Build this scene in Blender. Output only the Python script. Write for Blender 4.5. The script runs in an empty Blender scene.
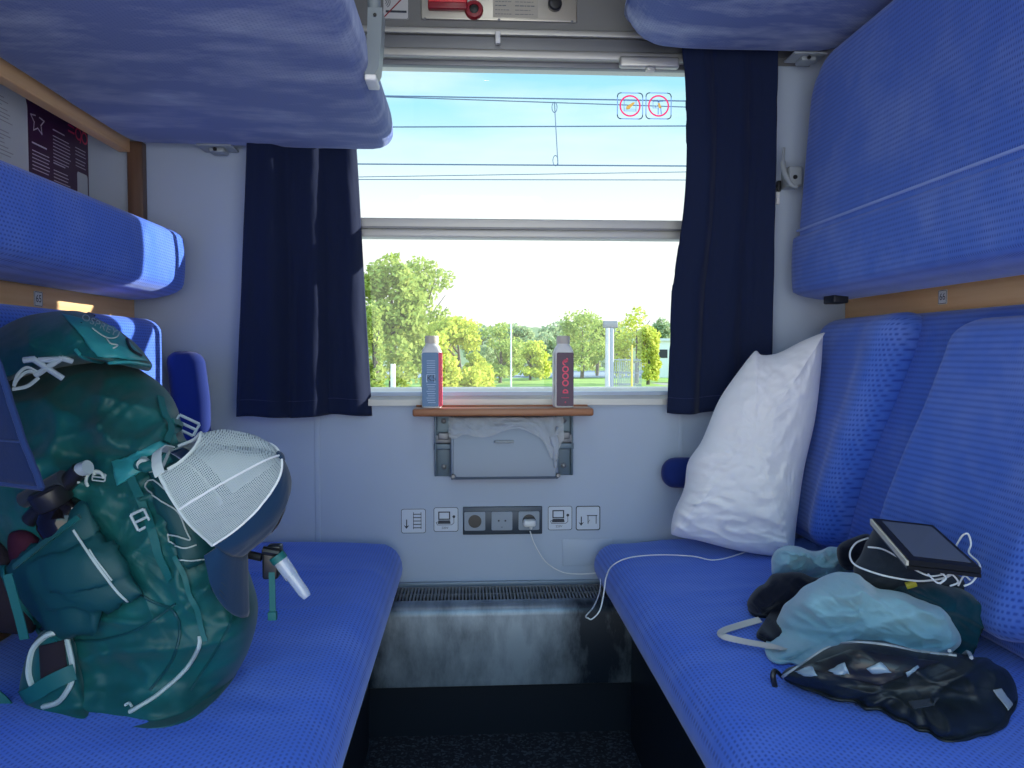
import bpy, bmesh, math, random
from mathutils import Vector, Matrix, noise
from mathutils.bvhtree import BVHTree
random.seed(4)
SC = bpy.context.scene
COL = SC.collection
R = math.radians
F = 770.0
CAM = Vector((0, 0, 1.0))
PITCH = math.atan(31/math.hypot(770, 42)); YAW = math.atan(42/770)

def ray(px, py):
    x, y, z = (px-512)/F, (384-py)/F, 1.0
    y2 = y*math.cos(PITCH)-z*math.sin(PITCH); z2 = y*math.sin(PITCH)+z*math.cos(PITCH)
    return Vector((x*math.cos(YAW)+z2*math.sin(YAW), -x*math.sin(YAW)+z2*math.cos(YAW), y2))
def W(px, py, ax, val):
    d = ray(px, py); i = 'xyz'.index(ax)
    return CAM + d*((val-CAM[i])/d[i])
def WY(px, py, y): return W(px, py, 'y', y)

# ------------------------------------------------------------------ objects
WL = {}
def tag(o, label=None, cat=None, group=None, kind=None):
    if label: o['label'] = label
    if cat: o['category'] = cat
    if group: o['group'] = group
    if kind: o['kind'] = kind
    return o
def thing(name, label, cat, loc, group=None):
    o = bpy.data.objects.new(name, None); COL.objects.link(o)
    o.location = loc; o.empty_display_size = .05
    WL[o.name] = Vector(loc)
    return tag(o, label, cat, group)
def obj(name, verts, faces, mat, parent=None, smooth=True, uvs=None, label=None):
    me = bpy.data.meshes.new(name)
    me.from_pydata([tuple(v) for v in verts], [], [tuple(f) for f in faces])
    if uvs:
        l = me.uv_layers.new(name='UVMap')
        for lp in me.loops: l.data[lp.index].uv = uvs[lp.vertex_index]
    if isinstance(mat, (list, tuple)):
        for m in mat: me.materials.append(m)
    else: me.materials.append(mat)
    if smooth:
        me.polygons.foreach_set('use_smooth', [True]*len(me.polygons))
    me.update()
    o = bpy.data.objects.new(name, me); COL.objects.link(o)
    if parent:
        o.parent = parent; o.location = -WL[parent.name]; WL[o.name] = Vector((0, 0, 0))
    else: WL[o.name] = Vector((0, 0, 0))
    if label: o['label'] = label
    return o
def autos(o, ang=35):
    me = o.data
    me.polygons.foreach_set('use_smooth', [True]*len(me.polygons))
    bm = bmesh.new(); bm.from_mesh(me)
    for e in bm.edges:
        if len(e.link_faces) == 2 and e.calc_face_angle(0) > R(ang): e.smooth = False
    bm.to_mesh(me); bm.free()
    return o
class MB:
    def __init__(s): s.v = []; s.f = []
    def add(s, vs, fs):
        n = len(s.v); s.v += [Vector(v) for v in vs]; s.f += [tuple(i+n for i in f) for f in fs]; return s
    def box(s, x0, x1, y0, y1, z0, z1, bev=0.0):
        bm = bmesh.new()
        r = bmesh.ops.create_cube(bm, size=1)
        for v in bm.verts:
            v.co = Vector(((x0+x1)/2+v.co.x*(x1-x0), (y0+y1)/2+v.co.y*(y1-y0), (z0+z1)/2+v.co.z*(z1-z0)))
        if bev > 0:
            bmesh.ops.bevel(bm, geom=bm.edges[:], offset=bev, segments=3, affect='EDGES', profile=.5)
        bm.verts.index_update()
        s.add([v.co.copy() for v in bm.verts], [[v.index for v in f.verts] for f in bm.faces]); bm.free()
        return s
    def tube(s, path, r, n=8, cap=True, flat=1.0, up=None):
        P = [Vector(p) for p in path]; k = len(P); rings = []
        prev = None
        for i in range(k):
            t = (P[min(i+1, k-1)]-P[max(i-1, 0)]).normalized()
            if prev is None:
                a = t.cross(Vector(up) if up else Vector((0, 0, 1)))
                if a.length < 1e-3: a = t.cross(Vector((1, 0, 0)))
            else: a = prev - t*prev.dot(t)
            a.normalize(); prev = a; b = t.cross(a)
            rr = r[i] if isinstance(r, (list, tuple)) else r
            rings.append([P[i]+a*math.cos(2*math.pi*j/n)*rr+b*math.sin(2*math.pi*j/n)*rr*flat for j in range(n)])
        vs = [v for g in rings for v in g]
        fs = [(i*n+j, i*n+(j+1) % n, (i+1)*n+(j+1) % n, (i+1)*n+j) for i in range(k-1) for j in range(n)]
        if cap: fs += [tuple(range(n))[::-1], tuple((k-1)*n+j for j in range(n))]
        return s.add(vs, fs)
    def lathe(s, c, prof, n=24, axis=(0, 0, 1), sq=None):
        ax = Vector(axis).normalized()
        a = ax.orthogonal().normalized() if abs(ax.z) < .99 else Vector((1, 0, 0)); b = ax.cross(a)
        c = Vector(c); vs = []
        for (r, h) in prof:
            for j in range(n):
                th = 2*math.pi*j/n
                vs.append(c+ax*h+(a*math.cos(th)+b*math.sin(th))*r)
        k = len(prof)
        fs = [(i*n+j, i*n+(j+1) % n, (i+1)*n+(j+1) % n, (i+1)*n+j) for i in range(k-1) for j in range(n)]
        fs += [tuple(range(n))[::-1], tuple((k-1)*n+j for j in range(n))]
        return s.add(vs, fs)
    def build(s, name, mat, parent=None, ang=35, label=None):
        o = obj(name, s.v, s.f, mat, parent, False, label=label)
        return autos(o, ang)
def catmull(P, n, closed=False):
    P = [Vector(p) for p in P]; out = []; k = len(P)
    seg = k if closed else k-1
    for i in range(seg):
        p0 = P[(i-1) % k] if closed else P[max(i-1, 0)]; p1 = P[i]; p2 = P[(i+1) % k]
        p3 = P[(i+2) % k] if closed else P[min(i+2, k-1)]
        for j in range(n):
            t = j/n
            out.append(.5*((2*p1)+(p2-p0)*t+(2*p0-5*p1+4*p2-p3)*t*t+(3*p1-p0-3*p2+p3)*t*t*t))
    if not closed: out.append(P[-1].copy())
    return out
def fbm(p, o=4): return noise.fractal(Vector(p), 1.0, 2.0, o)
def ridge(p, k=3.2):
    n = noise.noise(Vector(p)); return (1-min(1, abs(n)*k))**1.5
def crease(x, z, sd, f, rot, asp=3.0):
    c, s = math.cos(rot), math.sin(rot); u = x*c+z*s; v = -x*s+z*c
    w = .5*noise.noise(Vector((u*f*.5, v*f*.5, sd+9)))
    return ridge((u*f/asp+w, v*f+w*1.5, sd))+.45*ridge((u*f*1.9/asp-w, v*f*1.9, sd+5), 3.6)-.35

# ------------------------------------------------------------------ materials
MATS = {}
CLOTH = ('navy', 'jacket', 'cap_navy', 'fleece', 'cloth', 'pillow')
def mat(name, col, rough=.5, metal=0, bump=None, var=None, sheen=0, spec=.5, trans=0, emit=None, coat=0):
    m = bpy.data.materials.new(name); m.use_nodes = True; nt = m.node_tree; b = nt.nodes['Principled BSDF']
    b.inputs['Base Color'].default_value = (*col, 1); b.inputs['Roughness'].default_value = rough
    if any(k in name for k in CLOTH): spec = .12
    b.inputs['Metallic'].default_value = metal; b.inputs['Specular IOR Level'].default_value = spec
    if sheen: b.inputs['Sheen Weight'].default_value = sheen; b.inputs['Sheen Roughness'].default_value = .5
    if coat: b.inputs['Coat Weight'].default_value = coat
    if trans: b.inputs['Transmission Weight'].default_value = trans
    if emit: b.inputs['Emission Color'].default_value = (*emit[0], 1); b.inputs['Emission Strength'].default_value = emit[1]
    tc = nt.nodes.new('ShaderNodeTexCoord')
    if var:      # (scale tuple or float, amount)
        mp = nt.nodes.new('ShaderNodeMapping'); nt.links.new(tc.outputs['Object'], mp.inputs[0])
        sc = var[0] if isinstance(var[0], tuple) else (var[0],)*3
        mp.inputs['Scale'].default_value = sc
        n = nt.nodes.new('ShaderNodeTexNoise'); n.inputs['Scale'].default_value = 1; n.inputs['Detail'].default_value = 5
        nt.links.new(mp.outputs[0], n.inputs[0])
        mr = nt.nodes.new('ShaderNodeMapRange'); mr.inputs[1].default_value = .3; mr.inputs[2].default_value = .7
        nt.links.new(n.outputs[0], mr.inputs[0])
        mx = nt.nodes.new('ShaderNodeMix'); mx.data_type = 'RGBA'
        c2 = var[2] if len(var) > 2 else tuple(min(1, c*(1+var[1])+.0) for c in col)
        c1 = col if len(var) > 2 else tuple(c*(1-var[1]) for c in col)
        mx.inputs[6].default_value = (*c1, 1); mx.inputs[7].default_value = (*c2, 1)
        nt.links.new(mr.outputs[0], mx.inputs[0]); nt.links.new(mx.outputs[2], b.inputs['Base Color'])
    if bump:     # (scale, strength, distance)
        n = nt.nodes.new('ShaderNodeTexNoise'); n.inputs['Scale'].default_value = bump[0]; n.inputs['Detail'].default_value = 4
        nt.links.new(tc.outputs['Object'], n.inputs[0])
        bp = nt.nodes.new('ShaderNodeBump'); bp.inputs['Strength'].default_value = bump[1]; bp.inputs['Distance'].default_value = bump[2]
        nt.links.new(n.outputs[0], bp.inputs['Height']); nt.links.new(bp.outputs[0], b.inputs['Normal'])
    MATS[name] = m
    return m
def mathn(nt, op, a, b=None, c=None):
    n = nt.nodes.new('ShaderNodeMath'); n.operation = op
    for i, v in enumerate((a, b, c)):
        if v is None: continue
        if isinstance(v, (int, float)): n.inputs[i].default_value = v
        else: nt.links.new(v, n.inputs[i])
    return n.outputs[0]
def velour(name, base, dark, worn, pu=.0105, pv=.0068, strength=1.0, worn_amt=.5, wscale=(3, 9, 9)):
    """railway moquette: rows of short dark dashes woven in, worn pale in patches"""
    m = bpy.data.materials.new(name); m.use_nodes = True; nt = m.node_tree; b = nt.nodes['Principled BSDF']
    uv = nt.nodes.new('ShaderNodeUVMap'); sp = nt.nodes.new('ShaderNodeSeparateXYZ'); nt.links.new(uv.outputs[0], sp.inputs[0])
    v = mathn(nt, 'DIVIDE', sp.outputs[1], pv); row = mathn(nt, 'FLOOR', v)
    off = mathn(nt, 'MULTIPLY', mathn(nt, 'MODULO', row, 2.0), .5)
    u = mathn(nt, 'ADD', mathn(nt, 'DIVIDE', sp.outputs[0], pu), off)
    fu = mathn(nt, 'ABSOLUTE', mathn(nt, 'SUBTRACT', mathn(nt, 'FRACT', u), .5))
    fv = mathn(nt, 'ABSOLUTE', mathn(nt, 'SUBTRACT', mathn(nt, 'FRACT', v), .5))
    def step(x, e0, e1):
        mr = nt.nodes.new('ShaderNodeMapRange'); mr.inputs[1].default_value = e0; mr.inputs[2].default_value = e1
        mr.inputs[3].default_value = 1; mr.inputs[4].default_value = 0; nt.links.new(x, mr.inputs[0]); return mr.outputs[0]
    mk = mathn(nt, 'MULTIPLY', step(fu, .16, .38), step(fv, .08, .34))
    tc = nt.nodes.new('ShaderNodeTexCoord')
    n1 = nt.nodes.new('ShaderNodeTexNoise'); n1.inputs['Scale'].default_value = 34; n1.inputs['Detail'].default_value = 3
    nt.links.new(tc.outputs['Object'], n1.inputs[0])
    mk = mathn(nt, 'MULTIPLY', mk, mathn(nt, 'MULTIPLY_ADD', n1.outputs[0], 1.0, .35 if strength > .5 else .1))
    mk = mathn(nt, 'MULTIPLY', mk, strength)
    mk.node.use_clamp = True
    mp = nt.nodes.new('ShaderNodeMapping'); mp.inputs['Scale'].default_value = wscale; nt.links.new(tc.outputs['Object'], mp.inputs[0])
    n2 = nt.nodes.new('ShaderNodeTexNoise'); n2.inputs['Scale'].default_value = 1; n2.inputs['Detail'].default_value = 7; n2.inputs['Roughness'].default_value = .62
    nt.links.new(mp.outputs[0], n2.inputs[0])
    mr = nt.nodes.new('ShaderNodeMapRange'); mr.inputs[1].default_value = .45; mr.inputs[2].default_value = .75; mr.inputs[4].default_value = worn_amt
    nt.links.new(n2.outputs[0], mr.inputs[0])
    def mix(f, a, bb):
        mx = nt.nodes.new('ShaderNodeMix'); mx.data_type = 'RGBA'; nt.links.new(f, mx.inputs[0])
        for i, c in ((6, a), (7, bb)):
            if isinstance(c, tuple): mx.inputs[i].default_value = (*c, 1)
            else: nt.links.new(c, mx.inputs[i])
        return mx.outputs[2]
    c = mix(mr.outputs[0], base, worn); c = mix(mk, c, dark)
    nt.links.new(c, b.inputs['Base Color'])
    b.inputs['Roughness'].default_value = .85; b.inputs['Specular IOR Level'].default_value = .2
    b.inputs['Sheen Weight'].default_value = .35; b.inputs['Sheen Roughness'].default_value = .45
    b.inputs['Sheen Tint'].default_value = (.6, .7, 1, 1)
    bp = nt.nodes.new('ShaderNodeBump'); bp.inputs['Strength'].default_value = .35; bp.inputs['Distance'].default_value = .0015
    bp.invert = True
    h = mathn(nt, 'ADD', mk, mathn(nt, 'MULTIPLY', n2.outputs[0], .6))
    nt.links.new(h, bp.inputs['Height']); nt.links.new(bp.outputs[0], b.inputs['Normal'])
    MATS[name] = m
    return m
def wood(name, c1, c2, axis=1):
    m = bpy.data.materials.new(name); m.use_nodes = True; nt = m.node_tree; b = nt.nodes['Principled BSDF']
    tc = nt.nodes.new('ShaderNodeTexCoord'); mp = nt.nodes.new('ShaderNodeMapping')
    s = [60, 60, 60]; s[axis] = 3; mp.inputs['Scale'].default_value = s
    nt.links.new(tc.outputs['Object'], mp.inputs[0])
    n = nt.nodes.new('ShaderNodeTexNoise'); n.inputs['Scale'].default_value = 1; n.inputs['Detail'].default_value = 5
    nt.links.new(mp.outputs[0], n.inputs[0])
    mr = nt.nodes.new('ShaderNodeMapRange'); mr.inputs[1].default_value = .3; mr.inputs[2].default_value = .7; nt.links.new(n.outputs[0], mr.inputs[0])
    mx = nt.nodes.new('ShaderNodeMix'); mx.data_type = 'RGBA'; mx.inputs[6].default_value = (*c1, 1); mx.inputs[7].default_value = (*c2, 1)
    nt.links.new(mr.outputs[0], mx.inputs[0]); nt.links.new(mx.outputs[2], b.inputs['Base Color'])
    b.inputs['Roughness'].default_value = .4
    return m

BLUE = velour('seat_velour', (.060, .165, .70), (.015, .055, .36), (.18, .29, .75), worn_amt=.5, strength=.85)
BLUEB = velour('back_velour', (.055, .142, .56), (.014, .045, .29), (.21, .30, .64), worn_amt=.6, pu=.0058, pv=.0115, wscale=(8, 5, 5), strength=.8)
BLUEU = velour('berth_velour', (.088, .13, .345), (.03, .06, .24), (.42, .47, .62), strength=.45, worn_amt=.9, wscale=(4, 10, 10))
NAVYV = mat('navy_velour', (.011, .027, .16), .85, sheen=.2, bump=(400, .3, .001))
WALL = mat('wall_paint', (.39, .47, .60), .45, var=(3, .03))
WALLB = mat('recess_laminate', (.36, .42, .42), .5)
CEIL = mat('ceiling_paint', (.55, .57, .6), .5)
WOOD = wood('beech_laminate', (.78, .45, .20), (.86, .55, .28), 1)
WOODD = wood('brown_trim_wood', (.10, .055, .035), (.15, .085, .055), 2)
WOODS = wood('shelf_wood', (.26, .10, .045), (.42, .19, .09), 0)
ALU = mat('brushed_aluminium', (.50, .50, .48), .48, .8, var=((3, 60, 60), .08))
ALUD = mat('dark_aluminium', (.20, .21, .23), .45, .6)
GREYP = mat('grey_paint', (.21, .27, .34), .4, .2)
BINM = mat('bin_grey_paint', (.17, .22, .30), .4, .2); BRKT = mat('bracket_grey', (.10, .15, .20), .4, .3); SOCKF = mat('socket_frame_dark', (.045, .065, .095), .4, .3); SOCKM = mat('socket_grey', (.25, .31, .39), .4)
FRAMEG = mat('window_frame_grey', (.55, .56, .54), .45, .25)
BLACK = mat('black_plastic', (.012, .013, .016), .35)
DARK = mat('dark_metal', (.01, .014, .022), .5)
DARKB = mat('dark_skirting', (.006, .012, .022), .3, bump=(30, .1, .002))
WHITE = mat('white_plastic', (.75, .77, .78), .4)
STICK = mat('sticker_film', (.55, .62, .72), .4)
INK = mat('sticker_ink', (.02, .03, .05), .5)
TINK = mat('text_ink', (.15, .17, .2), .5)
RED = mat('red_plastic', (.26, .008, .022), .3)
PINK = mat('pink_print', (.8, .03, .12), .4)
PURP = mat('purple_print', (.055, .012, .06), .4)
PAPER = mat('paper_white', (.6, .65, .68), .5)
NAVY = mat('navy_curtain', (.009, .016, .050), .8, sheen=.12, bump=(500, .2, .0006))
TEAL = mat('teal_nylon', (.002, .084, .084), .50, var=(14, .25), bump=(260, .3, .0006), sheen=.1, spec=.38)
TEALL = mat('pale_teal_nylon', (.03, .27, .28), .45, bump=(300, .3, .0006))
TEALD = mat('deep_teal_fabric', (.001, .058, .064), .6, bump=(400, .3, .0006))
STRAP = mat('teal_webbing', (.003, .11, .11), .6, bump=(900, .4, .0005))
PIPE = mat('pale_grey_piping', (.42, .5, .48), .5)
PACKB = mat('black_mesh_foam', (.012, .006, .012), .9, bump=(500, .5, .001))
GLOSSB = mat('black_gloss', (.006, .005, .006), .12)
CAPN = mat('cap_navy', (.008, .035, .085), .8, sheen=.2, bump=(500, .3, .0006))
FLEECE = mat('light_blue_fleece', (.24, .43, .51), .95, sheen=.5, bump=(500, .5, .001), var=(9, .1))
BLKC = mat('black_cloth', (.008, .01, .02), .9, sheen=.15, bump=(400, .4, .001))
GREYC = mat('charcoal_cloth', (.022, .032, .048), .8, sheen=.15, bump=(400, .4, .001))
TEALC = mat('dark_teal_cloth', (.003, .04, .062), .9, sheen=.2, bump=(400, .4, .001))
POUCH = mat('black_mesh_pouch', (.008, .014, .018), .5, bump=(700, .6, .0008))
PILL = mat('pillow_cotton', (.84, .84, .87), .8, sheen=.2, bump=(60, .12, .003))
CABLE = mat('white_cable', (.7, .73, .75), .4)
SCREEN = mat('grey_screen', (.10, .115, .16), .35)
CREAM = mat('cream_edge', (.62, .58, .48), .6)
TANS = mat('cream_webbing', (.52, .5, .46), .8, bump=(700, .4, .0006))
LATCH = mat('grey_latch', (.30, .34, .37), .4)

# steel heater face: scuffed brushed steel
def steel():
    m = mat('scuffed_steel', (.1, .13, .17), .35, .75)
    nt = m.node_tree; b = nt.nodes['Principled BSDF']; tc = nt.nodes.new('ShaderNodeTexCoord')
    mp = nt.nodes.new('ShaderNodeMapping'); mp.inputs['Scale'].default_value = (13, 4, 5); nt.links.new(tc.outputs['Object'], mp.inputs[0])
    n = nt.nodes.new('ShaderNodeTexNoise'); n.inputs['Scale'].default_value = 1; n.inputs['Detail'].default_value = 8; n.inputs['Roughness'].default_value = .68
    nt.links.new(mp.outputs[0], n.inputs[0])
    mp2 = nt.nodes.new('ShaderNodeMapping'); mp2.inputs['Scale'].default_value = (3, 2, 3); mp2.inputs['Location'].default_value = (.4, 0, 0); nt.links.new(tc.outputs['Object'], mp2.inputs[0])
    n2 = nt.nodes.new('ShaderNodeTexNoise'); n2.inputs['Scale'].default_value = 1.4; nt.links.new(mp2.outputs[0], n2.inputs[0])
    sp = nt.nodes.new('ShaderNodeSeparateXYZ'); nt.links.new(tc.outputs['Object'], sp.inputs[0])
    # scuffing paler in a patch centred under the window, darker towards the ends
    d = mathn(nt, 'ABSOLUTE', mathn(nt, 'SUBTRACT', sp.outputs[0], .02))
    mr = nt.nodes.new('ShaderNodeMapRange'); mr.inputs[1].default_value = .2; mr.inputs[2].default_value = .32; mr.inputs[3].default_value = .16; mr.inputs[4].default_value = -.15
    nt.links.new(d, mr.inputs[0])
    s = mathn(nt, 'ADD', mathn(nt, 'MULTIPLY_ADD', n2.outputs[0], .5, mr.outputs[0]), mathn(nt, 'MULTIPLY', n.outputs[0], .75))
    cr = nt.nodes.new('ShaderNodeValToRGB'); cr.color_ramp.elements[0].position = .47; cr.color_ramp.elements[0].color = (.006, .016, .032, 1)
    cr.color_ramp.elements[1].position = .86; cr.color_ramp.elements[1].color = (.27, .34, .42, 1)
    nt.links.new(s, cr.inputs[0]); nt.links.new(cr.outputs[0], b.inputs['Base Color'])
    b.inputs['Metallic'].default_value = .35; b.inputs['Roughness'].default_value = .38
    return m
STEEL = steel()
def carpet():
    m = mat('speckled_carpet', (.01, .016, .028), .95)
    nt = m.node_tree; b = nt.nodes['Principled BSDF']; tc = nt.nodes.new('ShaderNodeTexCoord')
    n = nt.nodes.new('ShaderNodeTexVoronoi'); n.inputs['Scale'].default_value = 170; nt.links.new(tc.outputs['Object'], n.inputs[0])
    cr = nt.nodes.new('ShaderNodeValToRGB'); cr.color_ramp.elements[0].position = .62; cr.color_ramp.elements[0].color = (.006, .01, .02, 1)
    cr.color_ramp.elements[1].position = .95; cr.color_ramp.elements[1].color = (.05, .07, .10, 1)
    sp = nt.nodes.new('ShaderNodeSeparateColor'); nt.links.new(n.outputs['Color'], sp.inputs[0])
    nt.links.new(sp.outputs[0], cr.inputs[0]); nt.links.new(cr.outputs[0], b.inputs['Base Color'])
    bp = nt.nodes.new('ShaderNodeBump'); bp.inputs['Strength'].default_value = .8; bp.inputs['Distance'].default_value = .003
    nt.links.new(sp.outputs[0], bp.inputs['Height']); nt.links.new(bp.outputs[0], b.inputs['Normal'])
    return m
CARPET = carpet()
def meshcloth():
    """cap netting: white threads with real holes between them"""
    m = bpy.data.materials.new('cap_netting'); m.use_nodes = True; nt = m.node_tree; b = nt.nodes['Principled BSDF']
    b.inputs['Base Color'].default_value = (.43, .50, .51, 1); b.inputs['Roughness'].default_value = .7
    uv = nt.nodes.new('ShaderNodeUVMap'); sp = nt.nodes.new('ShaderNodeSeparateXYZ'); nt.links.new(uv.outputs[0], sp.inputs[0])
    fu = mathn(nt, 'ABSOLUTE', mathn(nt, 'SUBTRACT', mathn(nt, 'FRACT', mathn(nt, 'DIVIDE', sp.outputs[0], .0023)), .5))
    fv = mathn(nt, 'ABSOLUTE', mathn(nt, 'SUBTRACT', mathn(nt, 'FRACT', mathn(nt, 'DIVIDE', sp.outputs[1], .0023)), .5))
    hole = mathn(nt, 'LESS_THAN', mathn(nt, 'MAXIMUM', fu, fv), .30)
    tr = nt.nodes.new('ShaderNodeBsdfTransparent'); mx = nt.nodes.new('ShaderNodeMixShader')
    nt.links.new(hole, mx.inputs[0]); nt.links.new(b.outputs[0], mx.inputs[1]); nt.links.new(tr.outputs[0], mx.inputs[2])
    nt.links.new(mx.outputs[0], nt.nodes['Material Output'].inputs[0])
    return m
NET = meshcloth()
def clear(name, tint=(1, 1, 1), refl=1.0, rough=.02, ior=1.5, body=0.0, bodycol=(.8, .85, .9)):
    """thin clear sheet: transparent body with Fresnel reflection"""
    m = bpy.data.materials.new(name); m.use_nodes = True; nt = m.node_tree; nt.nodes.remove(nt.nodes['Principled BSDF'])
    tr = nt.nodes.new('ShaderNodeBsdfTransparent'); tr.inputs[0].default_value = (*tint, 1)
    gl = nt.nodes.new('ShaderNodeBsdfGlossy'); gl.inputs['Roughness'].default_value = rough
    fr = nt.nodes.new('ShaderNodeFresnel'); fr.inputs[0].default_value = ior
    f = mathn(nt, 'MULTIPLY', fr.outputs[0], refl)
    ge = nt.nodes.new('ShaderNodeNewGeometry'); f = mathn(nt, 'MULTIPLY', f, mathn(nt, 'SUBTRACT', 1.0, ge.outputs['Backfacing'])); f.node.use_clamp = True
    base = tr.outputs[0]
    if body > 0:
        df = nt.nodes.new('ShaderNodeBsdfDiffuse'); df.inputs[0].default_value = (*bodycol, 1)
        m2 = nt.nodes.new('ShaderNodeMixShader'); m2.inputs[0].default_value = body
        nt.links.new(base, m2.inputs[1]); nt.links.new(df.outputs[0], m2.inputs[2]); base = m2.outputs[0]
    mx = nt.nodes.new('ShaderNodeMixShader'); nt.links.new(f, mx.inputs[0]); nt.links.new(base, mx.inputs[1]); nt.links.new(gl.outputs[0], mx.inputs[2])
    nt.links.new(mx.outputs[0], nt.nodes['Material Output'].inputs[0])
    return m
GLASS = clear('window_glass', (.97, .99, .985), 1.0)
FILM = clear('thin_plastic_bag', (.93, .95, .97), 3.0, .12, 1.5, .38)
TUBEP = clear('clear_plastic_tube', (.85, .92, .95), 2.0, .08, 1.5, .35)

# ------------------------------------------------------------------ generic soft shapes
def cushion(name, A, B, T, Tb, rc, re, place, m, parent=None, nu=40, nv=24, label=None):
    """soft upholstered slab, a in 0..A, b in 0..B; place(a,b,t) puts it in the room"""
    def axis(L, n):
        e = min(re, L*.45); pts = [e*(1-math.cos(k/6*math.pi/2)) for k in range(7)]
        mid = [e+(L-2*e)*k/n for k in range(1, n)]
        return pts + mid + [L-p for p in reversed(pts)]
    Aa, Bb = axis(A, nu), axis(B, nv); na, nb = len(Aa), len(Bb)
    def rnd(a, b):
        sa = 1 if a < A/2 else -1; sb = 1 if b < B/2 else -1
        da = min(a, A-a); db = min(b, B-b)
        if da < rc and db < rc:
            u = (rc-da)/rc; v = (rc-db)/rc
            u2 = u*math.sqrt(1-v*v/2); v2 = v*math.sqrt(1-u*u/2)
            d = rc-rc*math.hypot(u2, v2); da = rc-u2*rc; db = rc-v2*rc
        else: d = min(da, db)
        return (da if sa > 0 else A-da), (db if sb > 0 else B-db), max(d, 0)
    vs, uvs, idx = [], [], {}
    for side in (0, 1):
        for i, a in enumerate(Aa):
            for j, b in enumerate(Bb):
                if side and (i in (0, na-1) or j in (0, nb-1)): idx[(1, i, j)] = idx[(0, i, j)]; continue
                a2, b2, d = rnd(a, b)
                h = math.sqrt(max(0, 1-(1-min(d/re, 1))**2))
                t = T*h if side == 0 else -Tb*h
                idx[(side, i, j)] = len(vs); vs.append(Vector(place(a2, b2, t)))
                # unroll the roundover so the weave does not stretch
                uvs.append((a2, b2 + (t if b2 < B/2 else -t)*.0))
    fs = []
    for side in (0, 1):
        for i in range(na-1):
            for j in range(nb-1):
                q = [idx[(side, i, j)], idx[(side, i+1, j)], idx[(side, i+1, j+1)], idx[(side, i, j+1)]]
                fs.append(q if side == 0 else q[::-1])
    o = obj(name, vs, fs, m, parent, True, uvs, label)
    bm = bmesh.new(); bm.from_mesh(o.data); bmesh.ops.recalc_face_normals(bm, faces=bm.faces[:]); bm.to_mesh(o.data); bm.free()
    return o
SURF = {}
def inflate(name, outline, depth, Tf, Tb, m, parent=None, rings=26, ns=7, p=2.4, wr=None, zmin=None, xmax=None, xmin=None, label=None, center=None, smooth_outline=True, ymax=None, rough=0):
    """a solid soft body: outline seen from the door, its own distance and thickness front and back"""
    pts = [Vector((x, y, 0)) for x, y in outline]
    ol = catmull(pts, ns, True) if smooth_outline else pts
    n = len(ol)
    if rough:
        for k, q in enumerate(ol):
            v = Vector((noise.noise(Vector((q.x*.055, q.y*.055, 1))), noise.noise(Vector((q.x*.055, q.y*.055, 7))), 0)); q += v*rough
    c = Vector((sum(q.x for q in ol)/n, sum(q.y for q in ol)/n, 0)) if center is None else Vector((center[0], center[1], 0))
    dp = depth if callable(depth) else (lambda x, y: depth)
    vs, uvs = [], []
    def put(q, s, side):
        y = dp(q.x, q.y); h = math.sqrt(max(0, 1-s**p))
        if zmin is not None:
            d = ray(q.x, q.y)
            if d.z < -.02:
                c_ = (zmin-1)/d.z*d.y+.35*Tf; kk = .35*Tf; hh = max(kk-abs(y-c_), 0)/kk; y = min(y, c_)-hh*hh*kk*.25
        yy = y-Tf*h if side == 0 else y+Tb*h
        P = WY(q.x, q.y, yy)
        if wr:
            k = wr(P, q.x, q.y)*(min(1, h*1.6))
            P = P + (ray(q.x, q.y).normalized())*(-k if side == 0 else k)
        if zmin is not None and P.z < zmin:
            d = ray(q.x, q.y); P = CAM+d*((zmin-CAM.z)/d.z)
            if side == 1: P.z = zmin-.004
        if xmax is not None:
            lim = xmax(P) if callable(xmax) else xmax
            if P.x > lim: P.x = lim
        if xmin is not None:
            lim = xmin(P) if callable(xmin) else xmin
            if P.x < lim: P.x = lim
        if ymax is not None and P.y > ymax: P.y = ymax
        vs.append(P); uvs.append((P.x, P.z))
    put(c, 0, 0)
    for r in range(1, rings+1):
        s = math.sin(r/rings*math.pi/2)
        for q in ol: put(c+(q-c)*s, s, 0)
    fs = [(0, 1+i, 1+(i+1) % n) for i in range(n)]
    for r in range(rings-1):
        a, b = 1+r*n, 1+(r+1)*n
        fs += [(a+i, b+i, b+(i+1) % n, a+(i+1) % n) for i in range(n)]
    nf = len(fs)
    last = 1+(rings-1)*n
    prev = last
    for r in range(rings-1, 0, -1):
        s = math.sin(r/rings*math.pi/2); st = len(vs)
        for q in ol: put(c+(q-c)*s, s, 1)
        fs += [(prev+i, st+i, st+(i+1) % n, prev+(i+1) % n) for i in range(n)]; prev = st
    st = len(vs); put(c, 0, 1)
    fs += [(prev+i, st, prev+(i+1) % n) for i in range(n)]
    o = obj(name, vs, fs, m, parent, True, uvs, label)
    bm = bmesh.new(); bm.from_mesh(o.data); bmesh.ops.recalc_face_normals(bm, faces=bm.faces[:]); bm.to_mesh(o.data); bm.free()
    SURF[o.name] = (BVHTree.FromPolygons(vs, fs), o)
    return o
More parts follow.
